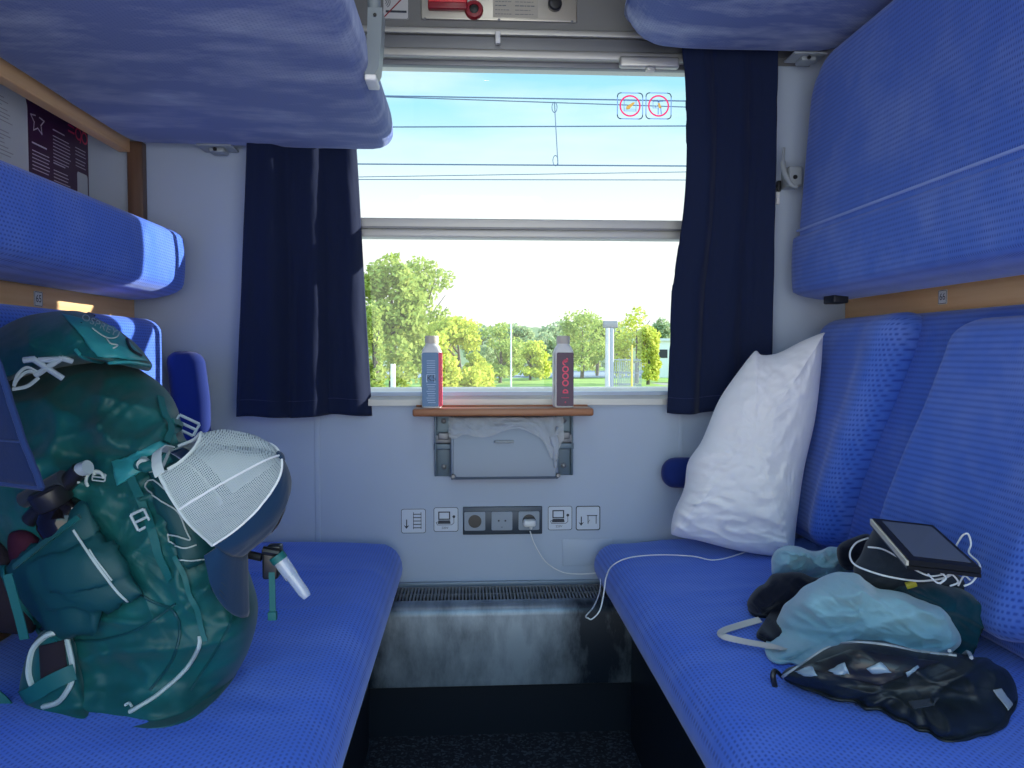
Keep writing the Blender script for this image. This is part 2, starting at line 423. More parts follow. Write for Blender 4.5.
def hit(trees, px, py, off=0.002, dflt=1.15):
    """the point of a surface that shows at a place in the view, lifted off it by off"""
    d = ray(px, py).normalized(); best = None
    for t in (trees if isinstance(trees, (list, tuple)) else [trees]):
        t = SURF[t.name][0] if hasattr(t, 'name') else t
        h = t.ray_cast(CAM, d)
        if h[0] is not None and (best is None or h[3] < best[3]): best = h
    if best is None:
        P = WY(px, py, dflt); t = trees[0] if isinstance(trees, (list, tuple)) else trees
        t = SURF[t.name][0] if hasattr(t, 'name') else t
        h = t.find_nearest(P); nrm = (CAM-h[0]).normalized()
        return h[0]+nrm*off, nrm
    nrm = best[1]
    if nrm.dot(d) > 0: nrm = -nrm
    return best[0]+nrm*off, nrm
def ribbon_pts(mb, P, N, w, th):
    k = len(P); vs = []
    for i in range(k):
        t = (P[min(i+1, k-1)]-P[max(i-1, 0)]).normalized(); s = t.cross(N[i]).normalized(); n = N[i]
        ww = w[i] if isinstance(w, list) else w
        vs += [P[i]-s*ww/2, P[i]+s*ww/2, P[i]+s*ww/2+n*th, P[i]-s*ww/2+n*th]
    fs = [(4*i+a, 4*i+(a+1) % 4, 4*i+4+(a+1) % 4, 4*i+4+a) for i in range(k-1) for a in range(4)]
    fs += [(3, 2, 1, 0), tuple(4*(k-1)+a for a in range(4))]
    mb.add(vs, fs)
def ribbon(mb, trees, pix, w, th=.002, off=.001, n=8):
    pp = catmull([Vector((x, y, 0)) for x, y in pix], n); P, N = [], []
    for q in pp:
        a, b = hit(trees, q.x, q.y, off); P.append(a); N.append(b)
    for _ in range(3):   # webbing is stiff: it bridges the wrinkles
        P = [P[0]]+[(P[i-1]+P[i]*2+P[i+1])/4 for i in range(1, len(P)-1)]+[P[-1]]
        N = [N[0]]+[(N[i-1]+N[i]+N[i+1]).normalized() for i in range(1, len(N)-1)]+[N[-1]]
    ribbon_pts(mb, P, N, w, th)
def cord(mb, trees, pix, r, off=.002, n=8):
    pp = catmull([Vector((x, y, 0)) for x, y in pix], n)
    mb.tube([hit(trees, q.x, q.y, off)[0] for q in pp], r, 6)
def patch(name, trees, quad, m, parent, off=.004, bulge=.0, nu=22, nv=22, th=.003, label=None, wr=0, rim=0.0):
    """panel sewn over a surface; quad = four corners in the view TL,TR,BR,BL"""
    a, b, c, d = [Vector((x, y, 0)) for x, y in quad]; vs, uvs = [], []
    top = []
    for i in range(nu+1):
        for j in range(nv+1):
            u, v = i/nu, j/nv
            q = (a*(1-u)+b*u)*(1-v)+(d*(1-u)+c*u)*v
            P, N = hit(trees, q.x, q.y, off); N = (N+(CAM-P).normalized()*2).normalized()
            e = math.sin(math.pi*u)**.5*math.sin(math.pi*v)**.5 if 0 < u < 1 and 0 < v < 1 else 0
            top.append((P, N, e)); uvs.append((u, v))
    idx = lambda i, j: i*(nv+1)+j
    # relax so that it is smoother than what it covers
    Ps = [t[0].copy() for t in top]
    for _ in range(5):
        Q = [p.copy() for p in Ps]
        for i in range(1, nu):
            for j in range(1, nv):
                Q[idx(i, j)] = (Ps[idx(i-1, j)]+Ps[idx(i+1, j)]+Ps[idx(i, j-1)]+Ps[idx(i, j+1)]+Ps[idx(i, j)]*2)/6
        Ps = Q
    for k, (P, N, e) in enumerate(top): Ps[k] = Ps[k]+N*(bulge*e+(wr*fbm(Ps[k]*22) if wr else 0)*e)
    vs = Ps + [Ps[k]-top[k][1]*th for k in range(len(Ps))]
    M = len(Ps); fs = []
    for i in range(nu):
        for j in range(nv):
            fs.append((idx(i, j), idx(i+1, j), idx(i+1, j+1), idx(i, j+1)))
            fs.append((M+idx(i, j), M+idx(i, j+1), M+idx(i+1, j+1), M+idx(i+1, j)))
    bd = [idx(i, 0) for i in range(nu)]+[idx(nu, j) for j in range(nv)]+[idx(i, nv) for i in range(nu, 0, -1)]+[idx(0, j) for j in range(nv, 0, -1)]
    for k in range(len(bd)):
        p, q = bd[k], bd[(k+1) % len(bd)]; fs.append((p, M+p, M+q, q))
    o = obj(name, vs, fs, m, parent, True, uvs+uvs, label)
    bm = bmesh.new(); bm.from_mesh(o.data); bmesh.ops.recalc_face_normals(bm, faces=bm.faces[:]); bm.to_mesh(o.data); bm.free()
    SURF[o.name] = (BVHTree.FromPolygons(vs, fs), o)
    return o
def textmesh(s, size=1.0):
    cu = bpy.data.curves.new('t', 'FONT'); cu.body = s; cu.size = size; cu.align_x = 'CENTER'; cu.align_y = 'CENTER'; cu.resolution_u = 3
    o = bpy.data.objects.new('t', cu); COL.objects.link(o); bpy.context.view_layer.update()
    me = bpy.data.meshes.new_from_object(o.evaluated_get(bpy.context.evaluated_depsgraph_get()))
    bpy.data.objects.remove(o)
    vs = [v.co.copy() for v in me.vertices]; fs = [tuple(p.vertices) for p in me.polygons]
    bpy.data.meshes.remove(me); bpy.data.curves.remove(cu)
    return vs, fs
# flat print on a wall: origin o, right r, up u, normal n
class Print:
    def __init__(s, o, r, u, lift=.0006):
        s.o = Vector(o); s.r = Vector(r).normalized(); s.u = Vector(u).normalized(); s.n = s.r.cross(s.u)*lift; s.nn = s.r.cross(s.u); s.mb = MB()
    def P(s, x, y): return s.o+s.r*x+s.u*y+s.n
    def poly(s, pts): s.mb.add([s.P(*p) for p in pts], [tuple(range(len(pts)))]); return s
    def rect(s, x0, x1, y0, y1): return s.poly([(x0, y0), (x1, y0), (x1, y1), (x0, y1)])
    def line(s, pts, w, closed=False):
        k = len(pts)
        for i in range(k if closed else k-1):
            a, b = Vector(pts[i]), Vector(pts[(i+1) % k]); d = (b-a)
            if d.length < 1e-6: continue
            d.normalize(); q = Vector((-d.y, d.x))*w/2; a = a-d*w/2; b = b+d*w/2
            s.poly([tuple(a+q), tuple(a-q), tuple(b-q), tuple(b+q)])
        return s
    def ring(s, cx, cy, r, w, n=28, a0=0, a1=360):
        ro, ri = r+w/2, r-w/2
        for i in range(n):
            p, q = R(a0+(a1-a0)*i/n), R(a0+(a1-a0)*(i+1)/n)
            s.poly([(cx+ro*math.cos(p), cy+ro*math.sin(p)), (cx+ro*math.cos(q), cy+ro*math.sin(q)), (cx+ri*math.cos(q), cy+ri*math.sin(q)), (cx+ri*math.cos(p), cy+ri*math.sin(p))][::-1])
        return s
    def disc(s, cx, cy, r, n=24): return s.poly([(cx+r*math.cos(2*math.pi*i/n), cy+r*math.sin(2*math.pi*i/n)) for i in range(n)])
    def text(s, t, size, cx, cy, rot=0):
        vs, fs = textmesh(t, size); c, sn = math.cos(rot), math.sin(rot)
        s.mb.add([s.P(cx+v.x*c-v.y*sn, cy+v.x*sn+v.y*c) for v in vs], fs); return s
    def build(s, name, m, parent, label=None): return obj(name, s.mb.v, s.mb.f, m, parent, False, label=label)
def rrect(x0, x1, y0, y1, r, n=5):
    out = []
    for cx, cy, a in ((x1-r, y1-r, 0), (x0+r, y1-r, 90), (x0+r, y0+r, 180), (x1-r, y0+r, 270)):
        for i in range(n+1): out.append((cx+r*math.cos(R(a+90*i/n)), cy+r*math.sin(R(a+90*i/n))))
    return out
def slab(name, o, r, u, pts, th, m, parent=None, label=None):
    """flat plate of outline pts, thickness th rising from origin plane along r x u"""
    o, r, u = Vector(o), Vector(r).normalized(), Vector(u).normalized(); n = r.cross(u)
    k = len(pts); vs = [o+r*x+u*y for x, y in pts]+[o+r*x+u*y+n*th for x, y in pts]
    fs = [tuple(range(k))[::-1], tuple(range(k, 2*k))]+[(i, (i+1) % k, k+(i+1) % k, k+i) for i in range(k)]
    return autos(obj(name, vs, fs, m, parent, False, label=label), 50)
RX, UZ = (1, 0, 0), (0, 0, 1)      # prints on the window wall face the door (-y)

# ================================================================== ROOM
D = 2.14
def S(o): o['kind'] = 'structure'; return o
def walls():
    # window wall with opening
    ox0, ox1, oz0, oz1 = -.47, .76, .893, 1.815
    X0, X1, Z0, Z1 = -1.07, 1.09, 0, 2.3
    m = MB()
    m.box(X0, ox0, D, D+.09, Z0, Z1); m.box(ox1, X1, D, D+.09, Z0, Z1)
    m.box(ox0, ox1, D, D+.09, Z0, oz0-.001); m.box(ox0, ox1, D, D+.09, oz1, Z1)
    S(m.build('wall_window', WALL))
    S(MB().box(-1.1, -1.0205, -.35, D+.09, 0, 2.3).build('wall_left', WALLB))
    # beech partition in front of the recess
    S(MB().box(-1.02, -.905, -.35, D-.001, 0, 1.34).build('trim_1', WOOD))
    S(MB().box(1.065, 1.1, -.35, D+.09, 0, 2.3).build('wall_right', WOOD))
    S(MB().box(-1.07, 1.07, -.35, D+.09, 2.3, 2.34).build('ceiling', CEIL))
    S(MB().box(-1.1, 1.1, -.35, D+.09, -.05, 0).build('floor', CARPET))
    S(MB().box(-.925, -.895, -.3, D-.03, 1.530, 1.585, .003).build('trim_2', WOOD))
    S(MB().box(-.905, -.865, D-.03, D-.001, 1.30, 1.56, .003).build('trim_3', WOODD))
    S(MB().box(-1.02, -.926, -.3, D-.002, 1.598, 1.62).build('trim_4', DARK))
    S(MB().box(-1.07, 1.07, -.35, -.31, 1.95, 2.3).build('wall_sky_blocker', CEIL))  # unseen lintel behind the camera, added to keep sky light off the upper parts
    S(MB().box(-.70, .95, D-.004, D-.0005, 1.80, 2.29, .001).build('trim_10', mat('header_shade_grey', (.17, .175, .18), .5)))  # darker panel: the shade above the window is put into its colour
    # joints on the window wall
    S(MB().box(-.428, -.414, D-.003, D-.0005, .36, .90, .001).build('trim_5', WALL))
    S(MB().box(.586, .600, D-.003, D-.0005, .36, .90, .001).build('trim_6', WALL))
    S(MB().box(-1.06, 1.04, D-.012, D-.0005, .345, .362, .003).build('trim_7', GREYP))
    S(MB().box(.26, .40, D-.002, D-.0005, .40, .475, .001).build('trim_8', WALL))
walls()

# ------------------------------------------------------------ window
def window():
    t = bpy.data.objects.new('window_1', None); COL.objects.link(t); t.location = (.145, D+.05, .9); WL[t.name] = Vector(t.location); t['kind'] = 'structure'
    ox0, ox1, oz0, oz1 = -.47, .76, .893, 1.815
    m = MB()
    m.box(ox0, ox0+.025, D-.006, D+.085, oz0, oz1, .004); m.box(ox1-.025, ox1, D-.006, D+.085, oz0, oz1, .004)
    m.box(ox0, ox1, D+.02, D+.085, oz1-.02, oz1+.003, .003)
    m.build('frame', FRAMEG, t)
    # sloping lower sill
    k = [(D-.012, .855), (D-.012, .872), (D+.0, .882), (D+.07, .903), (D+.07, .855)]
    vs = [(ox0, y, z) for y, z in k]+[(ox1, y, z) for y, z in k]; n = len(k)
    autos(obj('sill', vs, [tuple(range(n))[::-1], tuple(range(n, 2*n))]+[(i, (i+1) % n, n+(i+1) % n, n+i) for i in range(n)], FRAMEG, t, False), 30)
    m = MB(); m.box(ox0, ox1, D+.02, D+.075, 1.348, 1.374, .004); m.box(ox0, ox1, D+.028, D+.08, 1.322, 1.347, .006)
    m.build('sash_rail', FRAMEG, t)
    MB().box(ox0, ox1, D+.018, D+.0215, 1.345, 1.350).build('rail_seal', ALUD, t)
    MB().box(ox0+.02, ox1-.02, D+.055, D+.060, .885, 1.34).build('lower_pane', GLASS, t)
    MB().box(ox0+.02, ox1-.02, D+.045, D+.050, 1.36, 1.81).build('upper_pane', GLASS, t)
    # head: blind housing and aluminium ledge
    h = MB(); h.box(-.62, .9, D-.018, D-.0005, 1.862, 1.880, .004)
    h.build('head_ledge', ALU, t)
    MB().box(-.62, .9, D-.008, D-.0005, 1.822, 1.861, .002).build('head_channel', ALUD, t)
window()
# roller blind with its bar and grip
b = thing('roller_blind', 'rolled-up window blind, only its pale aluminium bar and grip at the top of the window', 'blind', (.145, D, 1.79))
MB().box(-.5, .78, D-.03, D-.001, 1.795, 1.821, .007).build('bottom_bar', ALU, b)
MB().box(-.48, .77, D-.010, D+.012, 1.780, 1.797, .003).build('hem_rail', ALUD, b)
MB().box(.405, .57, D-.05, D-.028, 1.772, 1.803, .008).build('grip', ALU, b)
MB().box(.478, .502, D-.055, D-.03, 1.762, 1.775, .003).build('catch', ALU, b)
MB().box(.070, .084, D-.03, D-.012, 1.835, 1.868, .003).build('centre_clip', WHITE, b)

def seethrough(name, c):
    m = mat(name, c, .5); nt = m.node_tree; tl = nt.nodes.new('ShaderNodeBsdfTranslucent'); tl.inputs[0].default_value = (*c, 1); mx = nt.nodes.new('ShaderNodeMixShader'); mx.inputs[0].default_value = .7
    nt.links.new(nt.nodes['Principled BSDF'].outputs[0], mx.inputs[1]); nt.links.new(tl.outputs[0], mx.inputs[2]); nt.links.new(mx.outputs[0], nt.nodes['Material Output'].inputs[0]); return m
PINKT = seethrough('pink_pane_print', (.95, .04, .20)); BLUET = seethrough('blue_pane_print', (.22, .38, .75)); BRNT = seethrough('brown_pane_print', (.75, .42, .10))
# stickers on the upper pane
def pane_sticker(px, label, kind):
    c = WY(px, 106, D+.044); t = thing('window_sticker', label, 'sticker', c)
    w = .036
    p = Print(c, RX, UZ); p.line(rrect(-w, w, -w, w, .010), .0028, True); p.build('outline', BLUET, t)
    p = Print(c, RX, UZ, .0009); p.ring(0, 0, .028, .0045, 40); p.build('prohibition_ring', PINKT, t)
    p = Print(c, RX, UZ, .0011)
    if kind == 'bottle':
        p.line([(-.017, -.014), (.017, -.014), (.017, .014), (-.017, .014)], .0018, True); p.line([(-.016, -.009), (.016, -.009)], .0015)
        p.build('pictogram', BLUET, t)
        q = Print(c, RX, UZ, .0014); q.poly([(-.011, -.010), (-.003, -.010), (.012, .006), (.014, .010), (.008, .010), (-.011, -.002)]); q.build('bottle_drawing', BRNT, t)
    else:
        p.line([(-.016, -.006), (-.016, .012), (.013, .012)], .0016); p.line([(-.016, -.006), (-.004, -.006)], .0016)
        p.line([(-.001, -.006), (-.001, -.022)], .003); p.line([(.006, -.006), (.008, -.022)], .003); p.line([(-.003, .002), (-.009, -.004)], .002); p.disc(.0, .012, .0035)
        p.build('pictogram', BLUET, t)
        q = Print(c, RX, UZ, .0014); q.poly([(-.003, .008), (.003, .008), (.009, -.006), (.001, -.007)]); q.build('torso_drawing', BRNT, t)
pane_sticker(630, 'clear window sticker with a bottle inside a red prohibition ring, left of the pair', 'bottle')
pane_sticker(658.5, 'clear window sticker with a leaning person inside a red prohibition ring, right of the pair', 'person')

# ------------------------------------------------------------ heater under the window
h = thing('heater_cover', 'scuffed dark steel heater cover below the window between the two benches', 'heater', (.08, 1.97, 0))
k = [(1.965, .138), (1.952, .144), (1.950, .158), (1.950, .325), (1.953, .340), (1.962, .351), (1.978, .3555), (1.99, .3555), (1.99, .34), (1.975, .335), (1.97, .138)]
vs = [(-.86, y, z) for y, z in k]+[(1.02, y, z) for y, z in k]; n = len(k)
autos(obj('front_panel', vs, [tuple(range(n))[::-1], tuple(range(n, 2*n))]+[(i, (i+1) % n, n+(i+1) % n, n+i) for i in range(n)], STEEL, h, False), 40)
g = MB()
x = -.40
while x < .60:
    g.box(x, x+.0045, 1.985, 2.112, .345, .3535); x += .0092
g.box(-.42, .62, 1.985, 1.992, .344, .355); g.box(-.42, .62, 2.105, 2.112, .344, .355); g.box(-.42, .62, 2.045, 2.049, .344, .354)
g.build('grille', ALUD, h, 30)
MB().box(-.86, 1.02, 2.113, 2.128, .30, .349, .003).build('rear_strip', ALUD, h)
MB().box(-.86, 1.02, 1.99, 2.12, .29, .30).build('tray', DARK, h)
MB().box(-.86, 1.02, 1.985, 2.12, 0, .14).build('plinth', DARKB, h)
for px, py in ((640, 672),):
    c = WY(px, py, 1.949); MB().lathe(c, [(.004, 0), (.004, .002), (.002, .003)], 12, (0, -1, 0)).build('screw', ALU, h)

# ================================================================== BENCHES
def seatwr(x, y, side):
    w = 0
    if side < 0:
        for (yy, amp, sl) in ((1.78, .004, .25), (1.70, .0025, .3), (1.50, .005, .35), (1.42, .003, .2), (1.22, .004, .4)):
            d = (y-yy-(x+.4)*sl); w += amp*math.exp(-(d/.012)**2)*max(0, 1-abs(x+.42)/.26)
    else:
        for (yy, amp) in ((1.62, .003), (1.55, .0025)):
            d = (y-yy-(x-.6)*.12); w += amp*math.exp(-(d/.01)**2)*max(0, 1-abs(x-.6)/.22)
    return w+.0035*fbm((x*5, y*5, side))
def bench(side):
    s = side
    if s < 0:
        xe, xb = -.183, -.865
        t = thing('bench_seat', 'blue patterned bench carrying the green backpack, left of the aisle', 'bench', (-.52, 1.1, 0))
    else:
        xe, xb = .338, 1.02
        t = thing('bench_seat', 'blue patterned bench carrying the white pillow and clothes, right of the aisle', 'bench', (.67, 1.1, 0))
    B = abs(xb-xe); y0, y1 = .02, 2.115
    def place(a, b, u):
        y = y0+a; x = xe-b*1.0 if s < 0 else xe+b
        z = .418+u
        if u > 0: z += .010*min(1, b/.25)*(u/.055) + seatwr(x, y, s)*(u/.055)
        z += -.012*math.exp(-(b/.12)**2)*0
        return (x, y, z)
    cushion('seat_cushion', y1-y0, B, .068 if s < 0 else .061, .058, .045, .062, place, BLUE, t, 120, 60)
    ins = .045
    m = MB()
    if s < 0: m.box(xb, xe-ins, y0+.02, y1-.05, .335, .365, .004)
    else: m.box(xe+ins, xb, y0+.02, y1-.05, .335, .365, .004)
    m.build('seat_frame', DARK, t)
    m = MB()
    if s < 0: m.box(xe-ins-.05, xe-ins-.03, y0+.1, 1.93, .0, .335)
    else: m.box(xe+ins+.03, xe+ins+.05, y0+.1, 1.93, .0, .335)
    m.build('front_board', DARKB, t)
    xs = xe-.012 if s < 0 else xe+.012
    MB().lathe((xs, 2.03, .392), [(.006, 0), (.006, .002), (.003, .0035)], 12, (-s, 0, 0)).build('stud', ALU, t)
bench(-1); bench(1)

# ---- right backrests: contoured cushions on a flat panel
def prof(z):   # front face of the right-hand backrest
    pts = [(.40, .82), (.53, .828), (.60, .832), (.70, .845), (.8, .868), (.9, .897), (1.0, .922), (1.10, .94)]
    for (a, xa), (c, xc) in zip(pts, pts[1:]):
        if z <= c: return xa+(xc-xa)*max(0, (z-a))/(c-a)
    return pts[-1][1]
pn = thing('backrest_panel', 'flat blue upholstered back panel running behind the right bench cushions', 'backrest', (.98, 1.1, .48))
cushion('padding', 2.03, .60, .035, .02, .03, .03, lambda a, b, u: (prof(.492+b)+.103-u, .07+a, .492+b), BLUEB, pn, 60, 24)
def back(y0, y1, label, ztop=1.088, zb=.53, wing=None):
    t = thing('seat_backrest', label, 'backrest', (.85, (y0+y1)/2, .48))
    A, B = y1-y0, ztop-zb
    def place(a, b, u):
        z = zb+b; y = y0+a; x = prof(z)+.060
        bul = u
        tap = 1.0
        # headrest wing: the near edge swells, the middle is dished
        e = (a/A)
        dish = .012*math.sin(math.pi*e)*min(1, max(0, (1.05-z)/.3))
        k = 1-b/B; sl = .125*(k**1.15)     # the door-side edge runs slantwise
        y = y+sl*(1-e) if wing else y+sl
        if wing: x += .022*e*(1-b/B*.5)-.012*math.exp(-((e-.16)/.12)**2)
        return (x-bul+dish*(u > 0)*min(1, abs(u)/.05), y, z)
    cushion('cushion', A, B, .066, .045, .05, .042, place, BLUEB, t, 34, 34)
    return t
back(1.65, 2.06, 'blue contoured seat back behind the white pillow by the window', 1.093, wing=True)
back(1.02, 1.465, 'blue contoured seat back beside the tablet at the right edge', 1.068)
back(.42, .87, 'blue contoured seat back nearest the door, right side')
# ---- left backrest, flat
t = thing('seat_backrest', 'flat blue seat back behind the green backpack, its window end in sunlight', 'backrest', (-.83, 1.0, .56))
cushion('cushion', 1.985, .575, .05, .04, .035, .04, lambda a, b, u: (-.835+u, .06+a, .513+b), BLUE, t, 60, 24)
pl = thing('backrest_panel', 'navy back board whose rounded corner shows past the left seat back', 'backrest', (-.88, 1.1, .50))
cushion('padding', 2.02, .55, .012, .012, .05, .012, lambda a, b, u: (-.888+u, .06+a, .50+b), NAVYV, pl, 20, 12)

# ---- bolsters (upper back pads)
t = thing('back_bolster', 'long blue bolster on the left wall under the purple poster', 'bolster', (-.82, 1.1, 1.14))
cushion('padding', 2.075, .197, .135, .02, .035, .04, lambda a, b, u: (-.885+u+.012*math.sin(b/.197*math.pi), .02+a, 1.138+b), BLUE, t, 90, 12)
t = thing('back_bolster', 'long blue bolster on the right wall below the folded-up berth', 'bolster', (.98, 1.1, 1.14))
cushion('padding', 2.06, .190, .135, .02, .022, .03, lambda a, b, u: (1.010-u-.006*math.sin(b/.19*math.pi), .02+a, 1.143+b), BLUEB, t, 90, 12)
MB().tube([(.880, .05, 1.328), (.880, 1.0, 1.328), (.880, 2.04, 1.328)], .0035, 8).build('piping', mat('pale_blue_piping', (.25, .35, .72), .8), t)
MB().box(.93, .97, 1.93, 1.99, 1.128, 1.149, .004).build('fixing_bracket', DARK, t)

# ---- folded berth on the right
t = thing('folded_berth', 'blue sleeping berth folded up flat against the right wall', 'berth', (.97, 1.1, 1.335))
cushion('mattress', 2.045, .60, .075, .02, .13, .045, lambda a, b, u: (.955-u+max(0, b-.15)*.075, .02+a, 1.19+b), BLUEB, t, 90, 24)
# ---- upper berths
def berth(label, x0, x1, z, y1, rc, T, bot, m=BLUEU, re=.05, tilt=0, lip=0):
    t = thing('upper_berth', label, 'berth', ((x0+x1)/2, 1.1, z))
    A, B = y1+.12, abs(x1-x0)
    sg = 1 if x1 > x0 else -1
    def place(a, b, u):
        x = x0+sg*b
        return (x+ (.0 if u <= 0 else 0), -.12+a, z+bot-u+tilt*b/B+(lip*math.exp(-b/.09) if u > 0 else 0)+.003*fbm((x*3, a*3, 2)))
    cushion('mattress', A, B, bot, T-bot, rc, re, place, m, t, 80, 30)
    return t
lb = berth('blue sleeping berth folded out overhead on the left', -.198, -.895, 1.535, 2.105, .07, .13, .035, re=.035, tilt=.012)
rb = berth('blue sleeping berth folded out overhead on the right, higher up', .395, 1.03, 1.80, 2.10, .13, .15, .075, re=.075, lip=.035)

# wall brackets carrying the berths
def bracket(c, label, g='berth wall brackets'):
    t = thing('berth_bracket', label, 'bracket', c, g)
    x, y, z = c
    MB().box(x-.045, x+.045, y-.07, y, z-.006, z, .002).build('plate', LATCH, t)
    MB().box(x-.018, x+.022, y-.055, y-.01, z-.018, z-.006, .004).build('catch', LATCH, t)
    MB().lathe((x, y-.057, z-.012), [(.005, 0), (.005, .004)], 10, (0, -1, 0)).build('bolt', BLACK, t)
bracket((-.665, 2.135, 1.545), 'small grey bracket on the window wall under the left upper berth')
bracket((.905, 2.10, 1.800), 'small pale bracket on the window wall under the right upper berth')
# steel strap arm on the left berth's edge
ARM = mat('arm_grey', (.19, .23, .26), .4)
t = thing('berth_support_arm', 'grey steel support arm hanging down the edge of the left upper berth', 'support arm', (-.19, 1.58, 1.54))
a = WY(372, 22, 1.56); c = WY(371, 84, 1.56)
MB().tube([(-.1885, 1.56, 2.0), (-.1885, 1.57, 1.66)], .013, 14).build('tube', ARM, t)
k = [(-.198, 1.675), (-.170, 1.675), (-.172, 1.62), (-.178, 1.56), (-.186, 1.545), (-.205, 1.545), (-.205, 1.56), (-.200, 1.62)]
vs = [(x, 1.545, z) for x, z in k]+[(x, 1.60, z) for x, z in k]; n = len(k)
autos(obj('arm', vs, [tuple(range(n)), tuple(range(n, 2*n))[::-1]]+[(i, n+i, n+(i+1) % n, (i+1) % n) for i in range(n)], ARM, t, False), 40)
MB().box(-.205, -.182, 1.542, 1.603, 1.534, 1.5455, .003).build('foot', WHITE, t)
MB().lathe((-.184, 1.5445, 1.660), [(.0035, 0), (.0035, .002)], 10, (0, -1, 0)).build('bolt', BLACK, t)

# latch hook on the right wall
t = thing('berth_latch', 'small grey curved latch hook between the right curtain and folded berth', 'latch', (.90, 2.12, 1.50))
cpt = [WY(784, 148, 2.1), WY(783, 160, 2.09), WY(785, 174, 2.08), WY(791, 184, 2.08), WY(797, 187, 2.08)]
MB().tube(catmull(cpt, 6), [.004]*7+[.0065]*18, 8).build('hook', LATCH, t)
c = WY(795, 175, 2.09); MB().box(c.x-.02, c.x+.018, 2.08, 2.139, c.z-.03, c.z+.022, .004).build('body', LATCH, t)
MB().lathe((c.x-.004, 2.081, c.z-.008), [(.006, 0), (.006, .004)], 12, (0, -1, 0)).build('bolt', BLACK, t)
# curtain tie holder
t = thing('curtain_holder', 'tiny black and white clip on the wall at the right curtain edge', 'clip', (.86, 2.13, 1.45))
c = WY(777, 192, 2.135); MB().box(c.x-.004, c.x+.006, 2.128, 2.139, c.z-.035, c.z+.0, .002).build('tab', WHITE, t)
mb = MB(); mb.box(c.x-.002, c.x+.008, 2.124, 2.139, c.z, c.z+.03, .002)
for k in range(3): mb.box(c.x-.015, c.x, 2.126, 2.136, c.z+.004+k*.009, c.z+.007+k*.009)
mb.build('comb', BLACK, t)

# ---- armrests
t = thing('armrest', 'blue padded armrest lowered beside the white pillow at the window', 'armrest', (.7, 2.1, .67))
pa = WY(660, 453, 2.09); pb = WY(690, 484, 2.09)
cushion('pad', .34, .085, .022, .022, .040, .022, lambda a, b, u: (.527+a, 2.09-u, .627+b+.012*math.exp(-a/.1)*0), NAVYV, t, 16, 8)
t = thing('armrest', 'navy padded armrest folded upright between the left seat back and window', 'armrest', (-.73, 2.08, .6))
def arml(a, b, u):
    z = .63+a; c = -.705-.20*(z-.63)*.55
    w = .9 if z < .75 else 1.0
    return (c-.048*w+b*w*(.75+.25*min(1, (z-.63)/.25))+.0, 2.06-u, z)
cushion('pad', .375, .098, .026, .026, .034, .028, arml, NAVYV, t, 18, 10)

# ================================================================== CURTAINS
def curtain(name, label, xt0, xt1, xb0, xb1, zt, zb, folds, amp, y0, seed, bulge=None, hem=.04, slope=0.0):
    nu, nv = 150, 70; vs = []; fs = []
    for j in range(nv+1):
        v = j/nv; z = zt+(zb-zt)*v
        a = xt0+(xb0-xt0)*v; b = xt1+(xb1-xt1)*v
        if bulge: a += bulge*math.sin(math.pi*min(1, v*1.5))
        for i in range(nu+1):
            u = i/nu
            ph = 2*math.pi*folds*u+seed+.35*math.sin(v*3+u*5+seed)
            am = amp*(.55+.6*v)*(1-.25*math.sin(u*9+seed))
            sn = math.sin(ph); sh = sn*(1.0-.22*abs(sn)) + .25*math.sin(2*ph+.7)
            y = y0+slope*(u-.5)+am*sh+.004*fbm((u*6, v*5, seed))
            x = a+(b-a)*u+am*.45*math.cos(ph)*(0 < i < nu)
            if abs(v-(1-hem/(zt-zb))) < .006: y += -.0012
            zz = z+.004*math.sin(ph*.5+seed)*v
            vs.append(Vector((x, y, zz)))
    for j in range(nv):
        for i in range(nu): k = j*(nu+1)+i; fs.append((k, k+1, k+nu+2, k+nu+1))
    t = thing(name, label, 'curtain', ((xt0+xt1)/2, y0, zb))
    o = obj('cloth', vs, fs, NAVY, t)
    sd = o.modifiers.new('thick', 'SOLIDIFY'); sd.thickness = .0018
    # stitched hem band
    r0 = int(nv*(1-hem/(zt-zb))); hv = vs[r0*(nu+1):(nu+1)*(r0+1)]
    mb = MB(); mb.tube([p+Vector((0, -.0012, 0)) for p in hv[::2]], .0011, 5); mb.build('hem_stitch', mat('hem_thread_'+str(seed), (.02, .03, .09), .8), t)
    return t
curtain('curtain', 'navy curtain at the left of the window, sun streaks on its folds', WY(252, 150, 2.085).x, WY(352, 150, 2.085).x, WY(240, 418, 2.085).x, WY(368, 416, 2.085).x, 1.60, .830, 3.0, .014, 2.085, .6, slope=.085)
curtain('curtain', 'navy curtain at the right of the window, behind the white pillow', WY(682, 50, 2.085).x, WY(777, 55, 2.085).x, WY(668, 412, 2.085).x, WY(769, 414, 2.085).x, 1.85, .836, 2.4, .011, 2.085, 2.3, bulge=.026)
for sx, lab in ((-.45, 'thin curtain rail above the left curtain'), (.72, 'thin curtain rail above the right curtain')):
    pass

